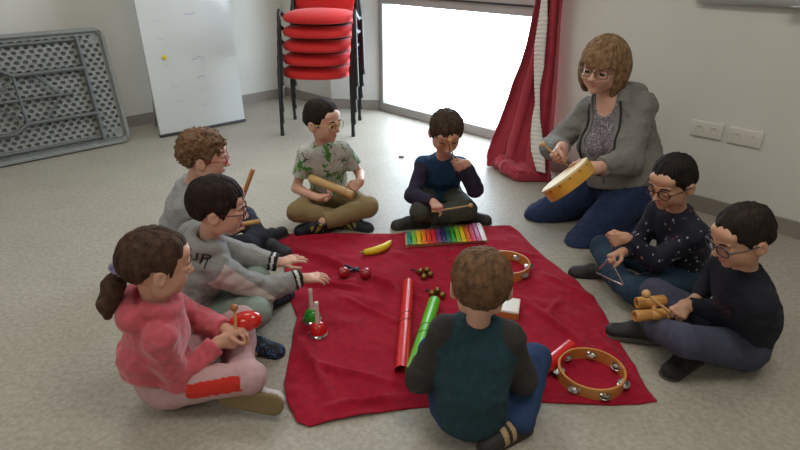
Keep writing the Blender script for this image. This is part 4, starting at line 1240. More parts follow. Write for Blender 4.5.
# hand bells
MT['chrome'] = mat('chrome', (220, 220, 222), .1, metal=1)
MT['clear_white'] = mat('white plastic handle', (226, 218, 208), .3)
for (px, py, hx, hy, col, lab) in ((318.5, 334, 318.5, 297, (206, 26, 26), 'red hand bell with chrome rim and white handle, in front of the green one'), (312.5, 320, 312.3, 283, (42, 150, 40), 'green hand bell with chrome rim and white handle, behind the red one')):
    c = P(px, py, ZB)
    hb = empty('hand_bell', c, lab, 'bell', 'hand bells on the blanket')
    bm = bmesh.new(); lathe(bm, c, UP, [(.0385, 0), (.0405, .002), (.0400, .006), (.036, .010), (.034, .013), (.033, .013), (.036, .006), (.0375, .002)], n=32, closed=True); finish('rim', bm, MT['chrome'], hb)
    bm = bmesh.new(); lathe(bm, c, UP, [(.0335, .011), (.0330, .018), (.0290, .030), (.0245, .040), (.019, .047), (.010, .051), (0, .0515)], n=32); finish('bell_cup', bm, mat('bell enamel red' if col[0] > 150 else 'bell enamel green', col, .25, coat=.6), hb, angle=None)
    bm = bmesh.new(); lathe(bm, c, UP, [(.009, .050), (.0085, .06), (.0078, .10), (.0082, .128), (.0085, .136), (.007, .140), (0, .141)], n=20); finish('handle', bm, MT['clear_white'], hb, angle=50)

# jingle bell bunches
MT['brass'] = mat('aged brass', (150, 120, 62), .3, metal=.9, var=.15, scale=60)
MT['strap'] = mat('dark brown strap', (44, 26, 24), .7)
def bunch(cs, sp, lab):
    c0 = P(*cs[0]); ro = empty('jingle_bells', c0, lab, 'jingle bells', 'jingle bell bunches on the blanket')
    r = .0145
    cen = []
    for (px, py) in cs:
        c = P(px, py, ZB+r); cen.append(c)
        bm = bmesh.new(); ball(bm, c, r, n=12)
        b1 = finish('bell', bm, MT['brass'], ro, angle=None)
        bm = bmesh.new(); dd = nrm(V(.3, -.7, .6)); _, s_, u_ = frame(dd)
        tube(bm, [c+dd*r*math.cos(t)*1.005+s_*r*math.sin(t)*1.005 for t in [-.9+.2*i for i in range(10)]], .0011, n=6); finish('slit', bm, MT['strap'], b1)
    m_ = np.mean(cen, axis=0)*V(1, 1, 0)
    bm = bmesh.new(); e0, e1 = P(*sp[0], ZB+.006), P(*sp[1], ZB+.006)
    tube(bm, [e0, (e0+e1)/2+V(0, .004, .004), e1, m_+UP*(ZB+.012)], [.004, .0045, .005, .005], n=8, flat=.5); finish('strap', bm, MT['strap'], ro)
bunch([(420.5, 271.5), (427, 270.5), (424, 277), (430.5, 274.5)], [(411.5, 269.5), (418, 272)], 'bunch of small brass jingle bells lying nearer the glockenspiel')
bunch([(432, 293.5), (437.5, 290.5), (442.5, 295.5)], [(425, 290), (430, 292)], 'bunch of small brass jingle bells beside the far end of the green tube')

# wooden sound block with white top
A, B, Cc, Dd = P(499, 318, ZB), P(518, 321, ZB), P(520, 306, ZB), P(503, 304, ZB)
sb = empty('sound_block', (A+B+Cc+Dd)/4, 'small wooden block with a white top beside the head of the boy seen from behind', 'block')
def wedge(bm, z0, z1, sh=0.0):
    lo = [bm.verts.new(tuple(p+UP*z0)) for p in (A, B, Cc, Dd)]; hi = [bm.verts.new(tuple(p+((A+B+Cc+Dd)/4-p)*sh+UP*z1)) for p in (A, B, Cc, Dd)]
    for i in range(4): bm.faces.new((lo[i], lo[(i+1) % 4], hi[(i+1) % 4], hi[i]))
    bm.faces.new(lo[::-1]); bm.faces.new(hi)
    bmesh.ops.recalc_face_normals(bm, faces=bm.faces)
    bmesh.ops.bevel(bm, geom=list(bm.edges), offset=.002, segments=2, affect='EDGES')
bm = bmesh.new(); wedge(bm, 0, .028); finish('base', bm, mat('orange brown wood', (186, 120, 62), .4, var=.12, scale=12, stretch=(1, 6, 1)), sb, angle=35)
bm = bmesh.new(); wedge(bm, .0282, .036, .05); finish('cover', bm, mat('white enamel cover', (228, 222, 212), .3), sb, angle=35)
# ------------------------------------------------------------------ the people
SK = dict(light=mat('light skin', (216, 168, 146), .5, var=.03, scale=30, sss=.12), tan=mat('tan skin', (202, 154, 126), .5, var=.03, scale=30, sss=.12), warm=mat('warm skin', (208, 160, 136), .5, var=.03, scale=30, sss=.12))
def hairm(n, a, b_): return mat(n, a, .72, scale=45, rgb2=b_, bump=.8, bscale=170, lo=.3, hi=.75, spec=.25)
def cloth(n, c, var=.05, sc=40, bump=.3, bs=500, **k): return mat(n, c, .88, var=var, scale=sc, bump=bump, bscale=bs, **k)
rubber = mat('dark rubber sole', (52, 48, 44), .7)
def shoes(n, u, so=None, ac=None): return [mat(n+' upper', u, .65, var=.08, scale=40), mat(n+' sole', so, .7) if so else rubber, mat(n+' accent', ac or u, .6)]
def along(ctr, a, b_):
    d = b_-a; t = ((ctr-a)@d)/(d@d); r = ctr-a-np.outer(t, d); return t, r
SETS = {}

# -- boy in the green patterned T-shirt
wl_, wr_ = P(361, 181, .235), P(317, 198, .165)
C = person('boy in a green leaf print T-shirt and glasses sitting cross-legged, head turned to his left', (-.37, 2.86), dict(
    pel=V(-.375, 2.90, .085), neck=P(323, 143, .418), head=P(322.5, 122, .527), hs=.192, yaw=276, cyaw=280, hyaw=330, hpitch=2, look=.1, skin=SK['light'], hairmat=hairm('near black hair', (24, 17, 15), (46, 34, 28)),
    armR=dict(w=wr_, pole=P(291, 190, .16), f=V(.95, -.15, .12), n=V(.1, -.25, 1), curl='thick'), armL=dict(w=wl_, pole=P(366, 178, .12), f=P(349, 191, .19)-wl_, n=V(-.5, .3, -.6), curl='thick'),
    legR=dict(ank=P(344, 219, .055), knee=P(288, 203, .12), fd=V(.92, -.25, -.1), up=V(-.1, -.4, .9)), legL=dict(ank=P(324, 222, .065), knee=P(373, 197, .12), fd=V(-.95, -.2, -.15), up=V(-.05, -.55, .83)),
    hair=dict(th=.03, top=.045, fringe=.17, back=-.24, side=.0), glasses=(mat('pale yellow spectacle rim', (196, 170, 96), .35), 'round'),
    top=dict(name='t_shirt', mats=[leaf_mat('leaf print jersey', (184, 184, 178), [((70, 128, 54), .57), ((132, 160, 96), .62), ((62, 80, 60), .65)], 18)], short=.62, g=.008, hem=.02, amp=.007),
    bottom=dict(mats=[cloth('khaki cotton', (140, 122, 84))], g=.010, upto=.98, ga=.014), shoes=shoes('navy trainer', (26, 30, 44), (40, 40, 42), (150, 150, 60)), shoestyle='patch'))
# -- boy in the blue top
B_ = person('boy in a blue and navy top sitting cross-legged with his head bowed', (.215, 2.86), dict(
    pel=V(.215, 2.92, .085), neck=PY(443, 156, 2.83), head=PY(446, 133, 2.73), hs=.192, yaw=268, hyaw=274, hpitch=30, look=.85, hunch=.035, skin=SK['warm'], hairmat=hairm('dark brown hair', (46, 34, 27), (82, 62, 48)),
    armR=dict(w=P(434, 202, .17), pole=P(408, 192, .16), f=V(.5, -.8, -.1), axis=V(1, .25, .06), curl='stick'), armL=dict(w=PY(467, 163, 2.67), pole=PY(474, 190, 2.72), f=V(-.55, -.3, .6), axis=V(-.22, -.25, 1), curl='stick'),
    legR=dict(ank=P(462, 214, .055), knee=P(402, 202, .12), fd=V(.95, -.12, -.05), up=V(0, -.45, .9)), legL=dict(ank=P(421, 218, .06), knee=P(476, 204, .12), fd=V(-.95, -.12, -.12), up=V(0, -.5, .85)),
    hair=dict(th=.055, top=.03, fringe=.12, back=-.28),
    top=dict(name='pullover', mats=[cloth('blue quilted cloth', (24, 62, 96), sc=24), cloth('dark navy jersey', (36, 32, 56))], g=.011, hem=.0, fn=lambda c, m, J, L: np.where((m >= 2) & (m <= 5), 1, 0)),
    bottom=dict(mats=[cloth('dark olive cotton', (62, 66, 58))], g=.010, upto=.80, ga=.016), shoes=shoes('black shoe', (30, 30, 32), (52, 50, 46)), shoestyle='toe'))
# -- woman
fwd_w = yawv(196)
Wm = person('woman in a grey hoodie and jeans kneeling beside the curtain', (1.1, 2.7), dict(
    adult=True, pel=V(1.13, 2.70, .235), neck=V(1.015, 2.765, .665), head=P(603, 67, .80), hs=.228, yaw=194, cyaw=216, hyaw=231, hpitch=4, look=.3, smile=True, hroll=4, skin=SK['light'], browt=.012, hairmat=hairm('dark blonde hair', (104, 78, 54), (166, 134, 98)), hunch=.03, hk=.93,
    dims=dict(ua=.26, fa=.22, shw=.142, ruw=.046),
    armR=dict(w=P(563, 147, .44), pole=P(556, 132, .36), f=V(-.75, -.6, -.2), axis=V(-.75, .0, .62), curl='stick'), armL=dict(w=P(598, 168, .42), pole=P(660, 176, .30), f=V(-.9, -.12, .05), n=V(-.1, .55, -.75), curl='thick'),
    legR=dict(ank=V(1.13, 2.87, .075), knee=P(533, 206, .09), fd=V(.96, .24, -.08), up=V(-.2, 0, -1)), legL=dict(ank=V(1.20, 2.64, .075), knee=P(563, 230, .09), fd=V(.96, .24, -.08), up=V(-.2, 0, -1)),
    hair=dict(th=.075, top=.03, fringe=.10, long=.17, sidefr=.035), glasses=(mat('fine brown spectacle rim', (110, 84, 66), .35), 'oval', .01),
    inner=dict(name='blouse', mats=[spot_mat('grey lacy blouse', (122, 116, 122), [((172, 168, 172), 0), ((86, 80, 88), 3)], 90, .32)]),
    top=dict(name='hoodie', mats=[cloth('grey marl jersey', (126, 124, 118), sc=160, var=.12)], g=.016, gw=.016, hood=1.25, cr=.014, hem=.03, hemtilt=-.12, ribs=True, ribr=.036, open=True, amp=.009, collar=False, upto=.90),
    bottom=dict(name='jeans', mats=[cloth('dark blue denim', (28, 46, 82), sc=60, var=.15)], g=.010, upto=.95, amp=.008), shoes=shoes('black shoe w', (26, 26, 28))))
# -- boy with the triangle
R1 = person('boy with round glasses in a speckled navy jumper, holding a triangle', (1.14, 2.10), dict(
    pel=V(1.15, 2.10, .085), neck=P(678, 210, .40), head=P(672, 182.5, .52), hs=.183, yaw=197, cyaw=204, hyaw=212, hpitch=14, look=.7, skin=SK['tan'], hairmat=hairm('black hair', (15, 12, 11), (38, 29, 25)), hunch=.03,
    armR=dict(w=P(623, 252, .25), pole=P(645, 250, .10), f=V(-.85, -.35, -.12), n=V(.05, -.5, -.8), curl='pinch'), armL=dict(w=P(627, 237, .30), pole=P(676, 272, .16), f=V(-.85, .1, .35), axis=V(-.25, .2, 1), curl='stick'),
    legR=dict(ank=P(621, 283, .06), knee=P(598, 250, .10), fd=P(642, 302, 0)-P(622, 286, 0), up=V(-.5, -.15, .85)), legL=dict(ank=P(606, 268, .055), knee=P(660, 290, .09), fd=V(-.9, .2, -.1), up=V(0, -.3, .95)),
    hair=dict(th=.03, top=.04, fringe=.17, back=-.25, side=.0), glasses=(mat('dark spectacle rim', (38, 30, 30), .3), 'round'),
    top=dict(name='jumper', mats=[spot_mat('speckled navy knit', (20, 22, 40), [((206, 206, 208), 0), ((150, 84, 80), 7), ((150, 154, 170), 4)], 34, .13)], g=.012, hem=-.01),
    bottom=dict(name='jeans', mats=[cloth('blue denim', (38, 62, 84), sc=60, var=.14)], g=.010, upto=.88, ga=.015), shoes=shoes('black boot', (30, 29, 30), (150, 132, 104)), shoestyle='plain'))
# -- boy with the double wood block
R2 = person('boy with blue-rimmed glasses in a plain dark navy sweatshirt, holding a wood block', (1.17, 1.63), dict(
    pel=V(1.165, 1.63, .085), neck=P(743, 268, .40), head=P(742, 237, .515), hs=.180, yaw=184, cyaw=186, hyaw=190, hpitch=18, look=.5, skin=SK['tan'], hairmat=hairm('very dark brown hair', (24, 18, 15), (50, 38, 31)), hunch=.03,
    armR=dict(w=P(697, 300, .185), pole=P(715, 270, .05), f=V(-.95, -.15, -.12), n=V(.2, -.5, -.8), curl='thick'), armL=dict(w=P(687, 304, .205), pole=P(752, 330, .10), f=V(-.9, -.1, -.05), axis=V(-.62, .55, .38), curl='stick'),
    legR=dict(ank=P(694, 350, .05), knee=P(664, 292, .16), fd=V(-.72, -.5, 0), up=V(-.15, -.1, 1)), legL=dict(ank=P(652, 327, .06), knee=P(676, 345, .25), fd=V(-.9, .28, -.05), up=V(.2, .1, .95)),
    hair=dict(th=.03, top=.04, fringe=.17, back=-.25, side=.0), glasses=(mat('blue spectacle rim', (34, 54, 78), .3), 'oval'),
    top=dict(name='sweatshirt', mats=[cloth('navy sweatshirt jersey', (19, 21, 36)), mat('faded red print', (76, 38, 50), .9)], g=.013, hem=-.01, ribs=True,
        fn=lambda c, m, J, L: np.where((m == 0) & ((c-L['chest'])@L['cf'] > .05) & (np.abs((c-L['chest'])@L['up']+.02) < .028) & (np.abs((c-L['chest'])@L['cl']) < .05) & (np.sin((c@L['cl'])*260+np.sin((c@L['up'])*230)*1.6) > .25), 1, 0)),
    bottom=dict(mats=[cloth('slate blue cotton', (66, 68, 88))], g=.011, upto=.90, ga=.016), shoes=shoes('dark suede shoe', (36, 34, 36), (70, 64, 58)), shoestyle='plain'))
# -- boy in front, seen from behind
Fm = person('boy in a teal knit jumper with charcoal sleeves sitting with his back to the camera', (.21, 1.3), dict(s=.93, dims=dict(shw=.083), 
    pel=V(.205, 1.30, .085), neck=V(.213, 1.325, .385), head=P(481, 287, .495), hs=.182, yaw=84, hyaw=86, hpitch=12, look=.5, skin=SK['light'], hairmat=hairm('mid brown hair', (76, 54, 36), (132, 98, 68)),
    armR=dict(w=V(.335, 1.47, .19), pole=P(525, 390, .10), f=V(-.5, .8, -.1), n=V(-.3, -.1, -.9)), armL=dict(w=V(.10, 1.47, .17), pole=P(410, 398, .10), f=V(.5, .8, -.1), n=V(.3, -.1, -.9)),
    legR=dict(ank=V(.353, 1.279, .055), knee=V(.345, 1.53, .16), fd=V(-.75, -.45, -.05), up=V(-.1, -.25, .95)), legL=dict(ank=V(.27, 1.70, .055), knee=V(.0, 1.56, .12), fd=V(.9, .3, -.05), up=V(-.2, .3, .9)),
    hair=dict(th=.06, top=.03, fringe=.14, back=-.34, side=-.03),
    top=dict(name='jumper', mats=[mat('teal cable knit', (30, 62, 72), .9, var=.16, scale=70, bump=.8, bscale=90, stretch=(1, 1, .5)), cloth('charcoal rib knit', (52, 50, 48), sc=80, bump=.6, bs=160)], g=.018, hem=-.068, hemtilt=.0, cr=.010, amp=.006,
        fn=lambda c, m, J, L: np.where(((m >= 2) & (m <= 5)) | ((m >= 10) & (np.abs((c-L['neck'])@L['cl']) > .052)), 1, 0)),
    bottom=dict(name='jeans', mats=[cloth('bright blue denim', (36, 62, 102), sc=60, var=.14)], g=.011, upto=1.0, ga=.014), shoes=shoes('dark shoe f', (40, 36, 36), (66, 58, 50), (176, 148, 112)), shoestyle='strap'))
# -- girl
sc_ = P(124, 268, .50); tip = P(108, 316, .375)
hp = P(156, 265, .50)
navy_hem = cloth('dark navy hem', (34, 38, 54)); patch = cloth('red patch', (206, 48, 36))
def girl_fn(c, m, J):
    t, r = along(c, J['hipR'], J['knR']); d = nrm(V(.25, -1, .05))
    return np.where((m == 1) & (t > .28) & (t < .95) & (r@V(0, -1, 0) > .02) & (np.abs(r[:, 2]-.014) < .022), 1, np.where((c[:, 2] > .125) & (m == 0) & (c[:, 0] < -.70), 2, 0))
G_ = person('girl in a pink fleece hoodie with a ponytail sitting cross-legged, lower left', (-.75, 1.44), dict(
    pel=V(-.735, 1.44, .085), neck=P(160, 300, .385), head=hp, hs=.196, yaw=18, hyaw=34, hpitch=10, look=.6, skin=SK['warm'], hairmat=hairm('brown hair', (50, 34, 26), (92, 66, 50)), hunch=.04,
    armR=dict(w=P(217, 342, .20), pole=P(172, 392, .10), f=V(.85, .2, .1), axis=V(.02, .10, 1), curl='stick'), armL=dict(w=P(226, 330, .215), pole=P(215, 330, .08), f=V(.85, -.15, .05), n=V(-.1, -.3, -1), curl='thick'),
    legR=dict(ank=V(-.57, 1.57, .06), knee=P(250, 383, .14), fd=V(.3, .9, 0), up=V(-.3, 0, .9)), legL=dict(ank=P(240, 389, .055), knee=P(252, 335, .15), fd=V(.98, -.16, -.05), up=V(-.05, .95, -.15)),
    hair=dict(th=.04, top=.02, fringe=.17, back=-.26, side=.02, pony=[sc_, sc_*.62+tip*.38+V(-.010, -.006, .006), sc_*.3+tip*.7+V(-.012, -.008, 0), tip], ponyr=[.018, .030, .029, .010]),
    top=dict(name='hoodie', mats=[mat('pink fleece', (206, 92, 104), .95, var=.10, scale=45, bump=.6, bscale=260, sheen=.5)], g=.013, gw=.012, hood=.95, hem=.055, hemtilt=.05, amp=.010, ribs=False, upto=.92),
    bottom=dict(name='leggings', mats=[cloth('pale pink jersey', (196, 158, 160)), patch, navy_hem], g=.006, upto=.90, ga=.008, fn=girl_fn), shoes=shoes('white trainer', (200, 190, 188), (128, 108, 72), (200, 60, 90)), shoestyle='patch'))
bm = bmesh.new()
ring = []; pd = nrm(sc_*.62+tip*.38+V(-.010, -.006, .006)-sc_); _, a_, b2_ = frame(pd)
for k in range(40):
    an = 2*PI*k/40; ring.append(sc_+V(-.004, -.004, -.004)+pd*.004+(a_*math.cos(an)+b2_*math.sin(an))*(.027+.003*math.sin(an*9)))
tube(bm, ring, [.0095+.002*math.sin(k*1.9) for k in range(40)], n=10, closed=True); finish('scrunchie', bm, cloth('lilac scrunchie', (150, 134, 180)), G_['root'], angle=None)
# -- boy in the grey hoodie reaching over the blanket
def grey_fn(c, m, J, L):
    out = np.zeros(len(c), int)
    for i, nm in ((2, 'R'), (4, 'L')):
        t, r = along(c, J['sh'+nm], J['el'+nm]); rn = r/np.maximum(1e-6, np.linalg.norm(r, axis=1))[:, None]
        side = -L['cl'] if nm == 'R' else L['cl']
        ax = nrm(side*.85-L['cf']*.30+UP*.05)
        w = .52+.32*np.clip(t, -.2, 1.3)
        out = np.where(((m == i) | (m == i+1) | ((m == 10+(i-2)//2) & (t > -.1))) & (rn@ax > w) & (t > -.35) & (t < 1.3), 1, out)
        t2, _ = along(c, J['el'+nm], J['wr'+nm])
        cu = (m == i+1) & (t2 > .76)
        out = np.where(cu, np.where((t2 > .82) & (t2 < .885), 3, 2), out)
    return out
H_ = person('boy in a grey hoodie with striped cuffs reaching both arms over the blanket', (-.76, 1.85), dict(
    pel=V(-.77, 1.85, .085), neck=P(209, 240, .385), head=P(218, 208, .5), hs=.190, yaw=24, cyaw=42, hyaw=11, hpitch=8, look=.5, skin=SK['light'], hairmat=hairm('dark espresso hair', (24, 16, 14), (50, 34, 28)), hunch=.035,
    armR=dict(w=P(303, 278, .185), pole=P(252, 300, .14), f=V(.94, .22, -.10), n=V(0, .12, -1), curl=(12, 18, 12, .7)), armL=dict(w=P(279, 263, .215), pole=P(262, 275, .10), f=V(.88, .38, .08), n=V(.1, .1, -1), curl=(8, 12, 8, 1.0)),
    legR=dict(ank=P(262, 299, .06), knee=P(264, 318, .18), fd=V(.62, .7, -.05), up=V(-.2, -.5, .8)), legL=dict(ank=P(243, 338, .05), knee=P(268, 280, .18), fd=V(.93, -.25, -.05), up=V(-.1, -.1, 1)),
    hair=dict(th=.06, top=.035, fringe=.10, back=-.30, side=-.02), glasses=(mat('dark red spectacle rim', (96, 24, 34), .3), 'oval'),
    top=dict(name='hoodie', mats=[cloth('light grey marl', (150, 150, 148), sc=170, var=.10), cloth('off white stripe', (206, 190, 186)), cloth('black rib', (30, 30, 32)), cloth('white rib', (212, 210, 206))], g=.019, gw=.013, hood=.6, hem=-.02, hemtilt=.15, amp=.010, ribs=True, upto=.97, fn=grey_fn),
    bottom=dict(name='joggers', mats=[cloth('pale mint jersey', (142, 160, 148))], g=.012, upto=.92, ga=.012), shoes=shoes('black printed trainer', (24, 26, 36), (44, 42, 42), (60, 84, 130)), shoestyle='print'))
# -- curly boy
K_ = person('curly-haired boy in red glasses and a grey top, behind the boy in the grey hoodie', (-.95, 2.35), dict(
    pel=V(-.955, 2.34, .085), neck=P(190, 183, .40), head=P(204, 157, .52), hs=.194, yaw=10, hyaw=14, hpitch=8, look=.4, skin=SK['light'], hairmat=hairm('light brown curly hair', (84, 60, 42), (140, 106, 76)), hunch=.03,
    armR=dict(w=P(231, 232, .17), pole=P(214, 250, .05), f=V(.8, .3, .15), axis=V(.80, -.45, .34), curl='stick'), armL=dict(w=P(234, 188, .28), pole=P(226, 215, .05), f=V(.9, -.1, .1), axis=V(.40, .12, .9), curl='stick'),
    legR=dict(ank=V(-.66, 2.48, .055), knee=P(285, 250, .16), fd=V(.5, .8, 0), up=V(-.2, 0, .9)), legL=dict(ank=V(-.64, 2.36, .10), knee=V(-.70, 2.62, .12), fd=V(.9, -.1, -.25), up=V(.1, -.1, .9)),
    hair=dict(th=.075, top=.04, fringe=.15, back=-.26, curl=.065, res=.0032), glasses=(mat('red spectacle rim', (188, 36, 56), .3), 'oval'),
    top=dict(name='hoodie', mats=[cloth('pale grey marl', (156, 158, 160), sc=160, var=.10)], g=.014, hem=.015, cr=.012, amp=.009),
    bottom=dict(mats=[cloth('dark navy cotton', (30, 34, 50))], g=.012, upto=1.0, ga=.014), shoes=shoes('dark trainer', (40, 42, 50))))

# lettering on the back of the grey hoodie
def lettering(root, top, L, txt, pos, size, right, upv, mt):
    cu = bpy.data.curves.new('lettering', 'FONT'); cu.body = txt; cu.size = size; cu.align_x = 'CENTER'; cu.align_y = 'CENTER'; cu.resolution_u = 3
    to = bpy.data.objects.new('tmp', cu); COL.objects.link(to)
    me = bpy.data.meshes.new_from_object(to.evaluated_get(bpy.context.evaluated_depsgraph_get())); bpy.data.objects.remove(to)
    bm = bmesh.new(); bm.from_mesh(me); bmesh.ops.triangulate(bm, faces=bm.faces); bmesh.ops.subdivide_edges(bm, edges=bm.edges, cuts=1)
    tb = BVHTree.FromPolygons([v.co for v in top.data.vertices], [p.vertices for p in top.data.polygons])
    nn = np.cross(right, upv)
    for v in bm.verts:
        p = pos+right*v.co.x+upv*v.co.y
        h = tb.ray_cast(Vector(tuple(p+nn*.15)), Vector(tuple(-nn)))
        v.co = h[0]+Vector(tuple(nn))*.0018 if h[0] else Vector(tuple(p))
    o = finish('lettering', bm, mt, root, smooth=False); o['label'] = 'dark capital letters'
    return o
L = H_['L']; rgt = nrm(-L['cl']); nn = nrm(-L['cf']*.9-L['cl']*.3); upv = nrm(L['up']-nn*(L['up']@nn)); rgt = np.cross(upv, nn)
lettering(H_['root'], H_['top'], L, 'UR', L['neck']-L['up']*.018-L['cf']*.06-L['cl']*.052, .062, rgt, upv, mat('dark lettering', (44, 44, 54), .8))

# drawstrings of the woman's hoodie
def on_front(per, b, h, off=.004):
    L = per['L']; top = per['top']
    tb = BVHTree.FromPolygons([v.co for v in top.data.vertices], [p.vertices for p in top.data.polygons])
    p = L['neck']+L['cl']*b+L['up']*h
    hit = tb.ray_cast(Vector(tuple(p+L['cf']*.5)), Vector(tuple(-L['cf'])))
    return np.array(hit[0])+L['cf']*off if hit[0] else p+L['cf']*.1
for sd, ln_ in ((1, .27), (-1, .24)):
    bm = bmesh.new()
    tube(bm, [on_front(Wm, sd*(.085+.02*i/7), -.02-ln_*i/7) for i in range(8)], .0052, n=8)
    finish('drawstring', bm, mat('black cord', (30, 32, 38), .7), Wm['root'], angle=None)

# ------------------------------------------------------------------ what they hold
MT['pale_wood'] = mat('pale beech', (214, 176, 118), .45, var=.10, scale=10, stretch=(1, 1, 1))
MT['light_wood'] = mat('light beech stick', (206, 164, 112), .5, var=.08, scale=20)
MT['steel'] = mat('bright steel', (190, 192, 196), .22, metal=1)
def rod(name, a, b_, r, mt, label, cat, group=None, ball_r=None, tip_mt=None):
    c = (a+b_)/2; d = nrm(b_-a)
    ro = empty(name, c, label, cat, group)
    bm = bmesh.new(); L = np.linalg.norm(b_-a); e = min(r*.5, .004)
    lathe(bm, a, d, [(0, 0), (r-e, 0), (r, e), (r, L-e), (r-e, L), (0, L)], n=20)
    finish('shaft', bm, mt, ro, angle=50)
    if ball_r:
        bm = bmesh.new(); ball(bm, b_, ball_r, n=12); finish('head', bm, tip_mt or mt, ro, angle=None)
    return ro
def held(per, side, before, after, axis=None):
    g, t, f, n = per['grips'][side]; t = nrm(axis) if axis is not None else t
    return g-t*before, g+t*after
a, b_ = P(308.5, 177, .245), P(353.5, 195.5, .178)
d = nrm(b_-a)
sh = empty('wooden_shaker', (a+b_)/2, 'thick pale wooden cylinder shaker held by the boy in the leaf print T-shirt', 'shaker')
bm = bmesh.new(); L_n = np.linalg.norm(b_-a); r = .0215
lathe(bm, a, d, [(0, 0)]+[(r*math.sin(t), r*.7*(1-math.cos(t))) for t in [PI/2*i/6 for i in range(1, 7)]]+[(r, L_n*.5)]+[(r*math.cos(t), L_n-.008+.008*math.sin(t)) for t in [PI/2*i/5 for i in range(0, 5)]]+[(0, L_n)], n=28)
finish('barrel', bm, MT['pale_wood'], sh, angle=None)
bm = bmesh.new()
for e in (.045,): lathe(bm, a+d*(L_n-e), d, [(r+.0004, 0), (r+.0006, .0015), (r+.0004, .003)], n=28)
finish('groove_ring', bm, mat('brown groove', (150, 108, 62), .6), sh)
a, b_ = held(B_, 'R', .03, .17); rod('mallet', a, b_, .0038, MT['light_wood'], 'wooden mallet held level in the lowered hand of the boy in the blue top', 'mallet', 'glockenspiel mallets', .0115, MT['pale_wood'])
a, b_ = held(B_, 'L', .03, .148); rod('mallet', a, b_, .0038, MT['light_wood'], 'wooden mallet held upright, its round head before the bowed boy\'s forehead', 'mallet', 'glockenspiel mallets', .0115, MT['pale_wood'])
a, b_ = held(Wm, 'R', .05, .115); rod('drum_mallet', a, b_, .0042, MT['light_wood'], 'wooden drum mallet in the raised hand of the kneeling woman', 'mallet', None, .013, MT['pale_wood'])
a, b_ = held(R1, 'L', .075, .025); rod('triangle_beater', a, b_, .0026, MT['steel'], 'thin steel beater in the raised fist of the boy with the triangle', 'beater')
a, b_ = held(R2, 'L', .03, .12, P(640, 289, .245)-R2['grips']['L'][0]); rod('beater', a, b_, .0048, MT['light_wood'], 'wooden beater with a round head held over the double wood block', 'beater', None, .0150, MT['light_wood'])
a, b_ = held(G_, 'R', .03, .105); rod('beater', a, b_, .0046, MT['light_wood'], 'short wooden beater held upright by the girl in pink', 'beater', None, .0120, mat('brown wooden bead', (168, 112, 66), .45))
a, b_ = held(K_, 'R', .035, .13); rod('clave', a, b_, .0105, mat('clave wood', (206, 160, 100), .4, var=.1, scale=14), 'wooden clave stick held low by the curly-haired boy', 'clave', 'claves of the curly-haired boy')
a, b_ = held(K_, 'L', .035, .13); rod('clave', a, b_, .0105, mat('clave wood dark', (190, 138, 82), .4, var=.1, scale=14), 'wooden clave stick held raised by the curly-haired boy', 'clave', 'claves of the curly-haired boy')
# frame drum
dc = P(568.5, 180, .375); da = nrm(V(-.62, .33, .70)); r, h = .118, .062
fd_ = empty('frame_drum', dc, 'yellow wooden frame drum held by the kneeling woman', 'drum')
bm = bmesh.new(); lathe(bm, dc-da*h/2, da, [(r-.007, 0), (r, 0), (r+.001, h*.5), (r, h), (r-.007, h)], n=56, closed=True); finish('shell', bm, mat('honey varnished shell', (222, 164, 62), .35, var=.14, scale=9, coat=.3), fd_, angle=40)
bm = bmesh.new(); lathe(bm, dc+da*(h/2+.0005), da, [(0, .0012), (r-.02, .0012), (r-.002, .0008), (r+.0016, -.001), (r+.0018, -.010), (r+.0012, -.010)], n=56); finish('drumhead', bm, mat('natural skin drumhead', (232, 206, 150), .5, var=.06, scale=8), fd_, angle=40)
_, s_, u_ = frame(da)
for k in range(14):
    an = 2*PI*k/14; p = dc+da*(h/2-.016)+(s_*math.cos(an)+u_*math.sin(an))*(r+.001)
    bm = bmesh.new(); lathe(bm, p, s_*math.cos(an)+u_*math.sin(an), [(.004, 0), (.0035, .0015), (0, .0022)], n=10); finish('tack', bm, mat('dull tack', (110, 84, 50), .35, metal=.8) if k == 0 else bpy.data.materials['dull tack'], fd_)
# triangle
ta, tr_, tl = P(609.5, 258.5, .235), P(624.5, 286, .155), P(596, 272.5, .155)
trg = empty('triangle', (ta+tr_+tl)/3, 'steel triangle hanging from the hand of the boy in the speckled jumper', 'triangle')
def rounded(p, q, s_, k=.012): 
    a_, b2_ = q+nrm(p-q)*k, q+nrm(s_-q)*k
    return [a_*(1-t)**2+q*2*t*(1-t)+b2_*t*t for t in [i/5 for i in range(6)]]
gap = tl+nrm(ta-tl)*.018
bm = bmesh.new(); tube(bm, [gap+nrm(ta-gap)*.0]+[gap+(ta-gap)*.5]+rounded(gap, ta, tr_)+rounded(ta, tr_, tl)+[tl+nrm(tr_-tl)*.002], .0038, n=10); finish('bar', bm, MT['steel'], trg, angle=None)
gp = R1['grips']['R'][0]
bm = bmesh.new(); tube(bm, [ta+UP*-.006, (ta+gp)/2+V(0, 0, .004), gp], .0012, n=6); finish('hanging_cord', bm, MT['strap'], trg)
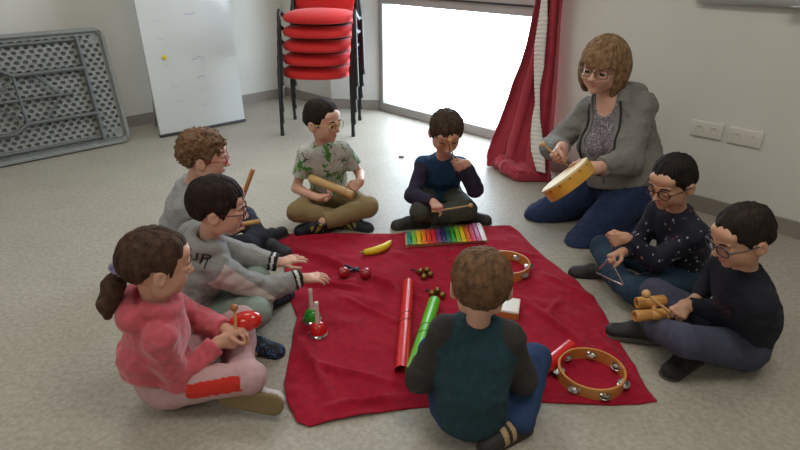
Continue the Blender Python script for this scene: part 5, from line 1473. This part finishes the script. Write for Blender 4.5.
# double wood block
MT['tone_wood'] = mat('turned wood', (204, 150, 84), .42, var=.16, scale=12, stretch=(1, 6, 6))
u0, u1 = P(636.5, 303, .175), P(665, 300.5, .178); v0, v1 = P(634.5, 316, .15), P(668, 313.5, .152)
gr = R2['grips']['R'][0]
wbk = empty('double_wood_block', (u0+v1)/2, 'double wooden block of two hollow cylinders held by the boy in plain navy', 'wood block')
for a, b_ in ((u0, u1), (v0, v1)):
    d = nrm(b_-a); L = np.linalg.norm(b_-a); r = .0205
    bm = bmesh.new(); lathe(bm, a, d, [(r-.007, 0), (r-.001, 0), (r, .002), (r, L*.45), (r-.0012, L*.46), (r-.0012, L*.48), (r, L*.49), (r, L-.004), (r-.004, L), (.002, L), (.002, L*.5), (r-.007, L*.45)], n=30, closed=True)
    finish('resonator', bm, MT['tone_wood'], wbk, angle=45)
bm = bmesh.new(); dj = nrm(v1-v0)
tube(bm, [(u1+u0)/2+dj*.01, (v0+v1)/2+dj*.01], .009, n=14); finish('connecting_dowel', bm, MT['tone_wood'], wbk)
bm = bmesh.new(); tube(bm, [v1-dj*.005, v1+dj*.008, v1+dj*.016, v1+dj*.03], [.012, .0095, .014, .016], n=18); finish('handle', bm, MT['tone_wood'], wbk)
# red maraca of the girl
gl = G_['grips']['L'][0]
mc, md_ = P(245.5, 321.5, .225), nrm(V(.88, .1, .18))
mr = empty('maraca', mc, 'shiny red egg shaped maraca held by the girl in pink', 'maraca')
bm = bmesh.new(); lathe(bm, mc-md_*.052, md_, [(0, 0)]+[(.0335*math.sin(t)**.85, .052*(1-math.cos(t))) for t in [PI*i/16 for i in range(1, 16)]]+[(0, .104)], n=32); finish('shell', bm, mat('glossy red shell', (216, 36, 26), .22, coat=.6), mr, angle=None)
bm = bmesh.new(); tube(bm, [mc-md_*.045, mc-md_*.08, mc-md_*.115], [.0095, .0085, .010], n=14); finish('handle', bm, MT['light_wood'], mr)
S.view_settings.view_transform = 'Standard'; S.view_settings.look = 'None'; S.view_settings.gamma = 1; S.view_settings.use_curve_mapping = False
S.view_settings.exposure = 0.0
S.cycles.use_denoising = True
S.cycles.max_bounces = 8
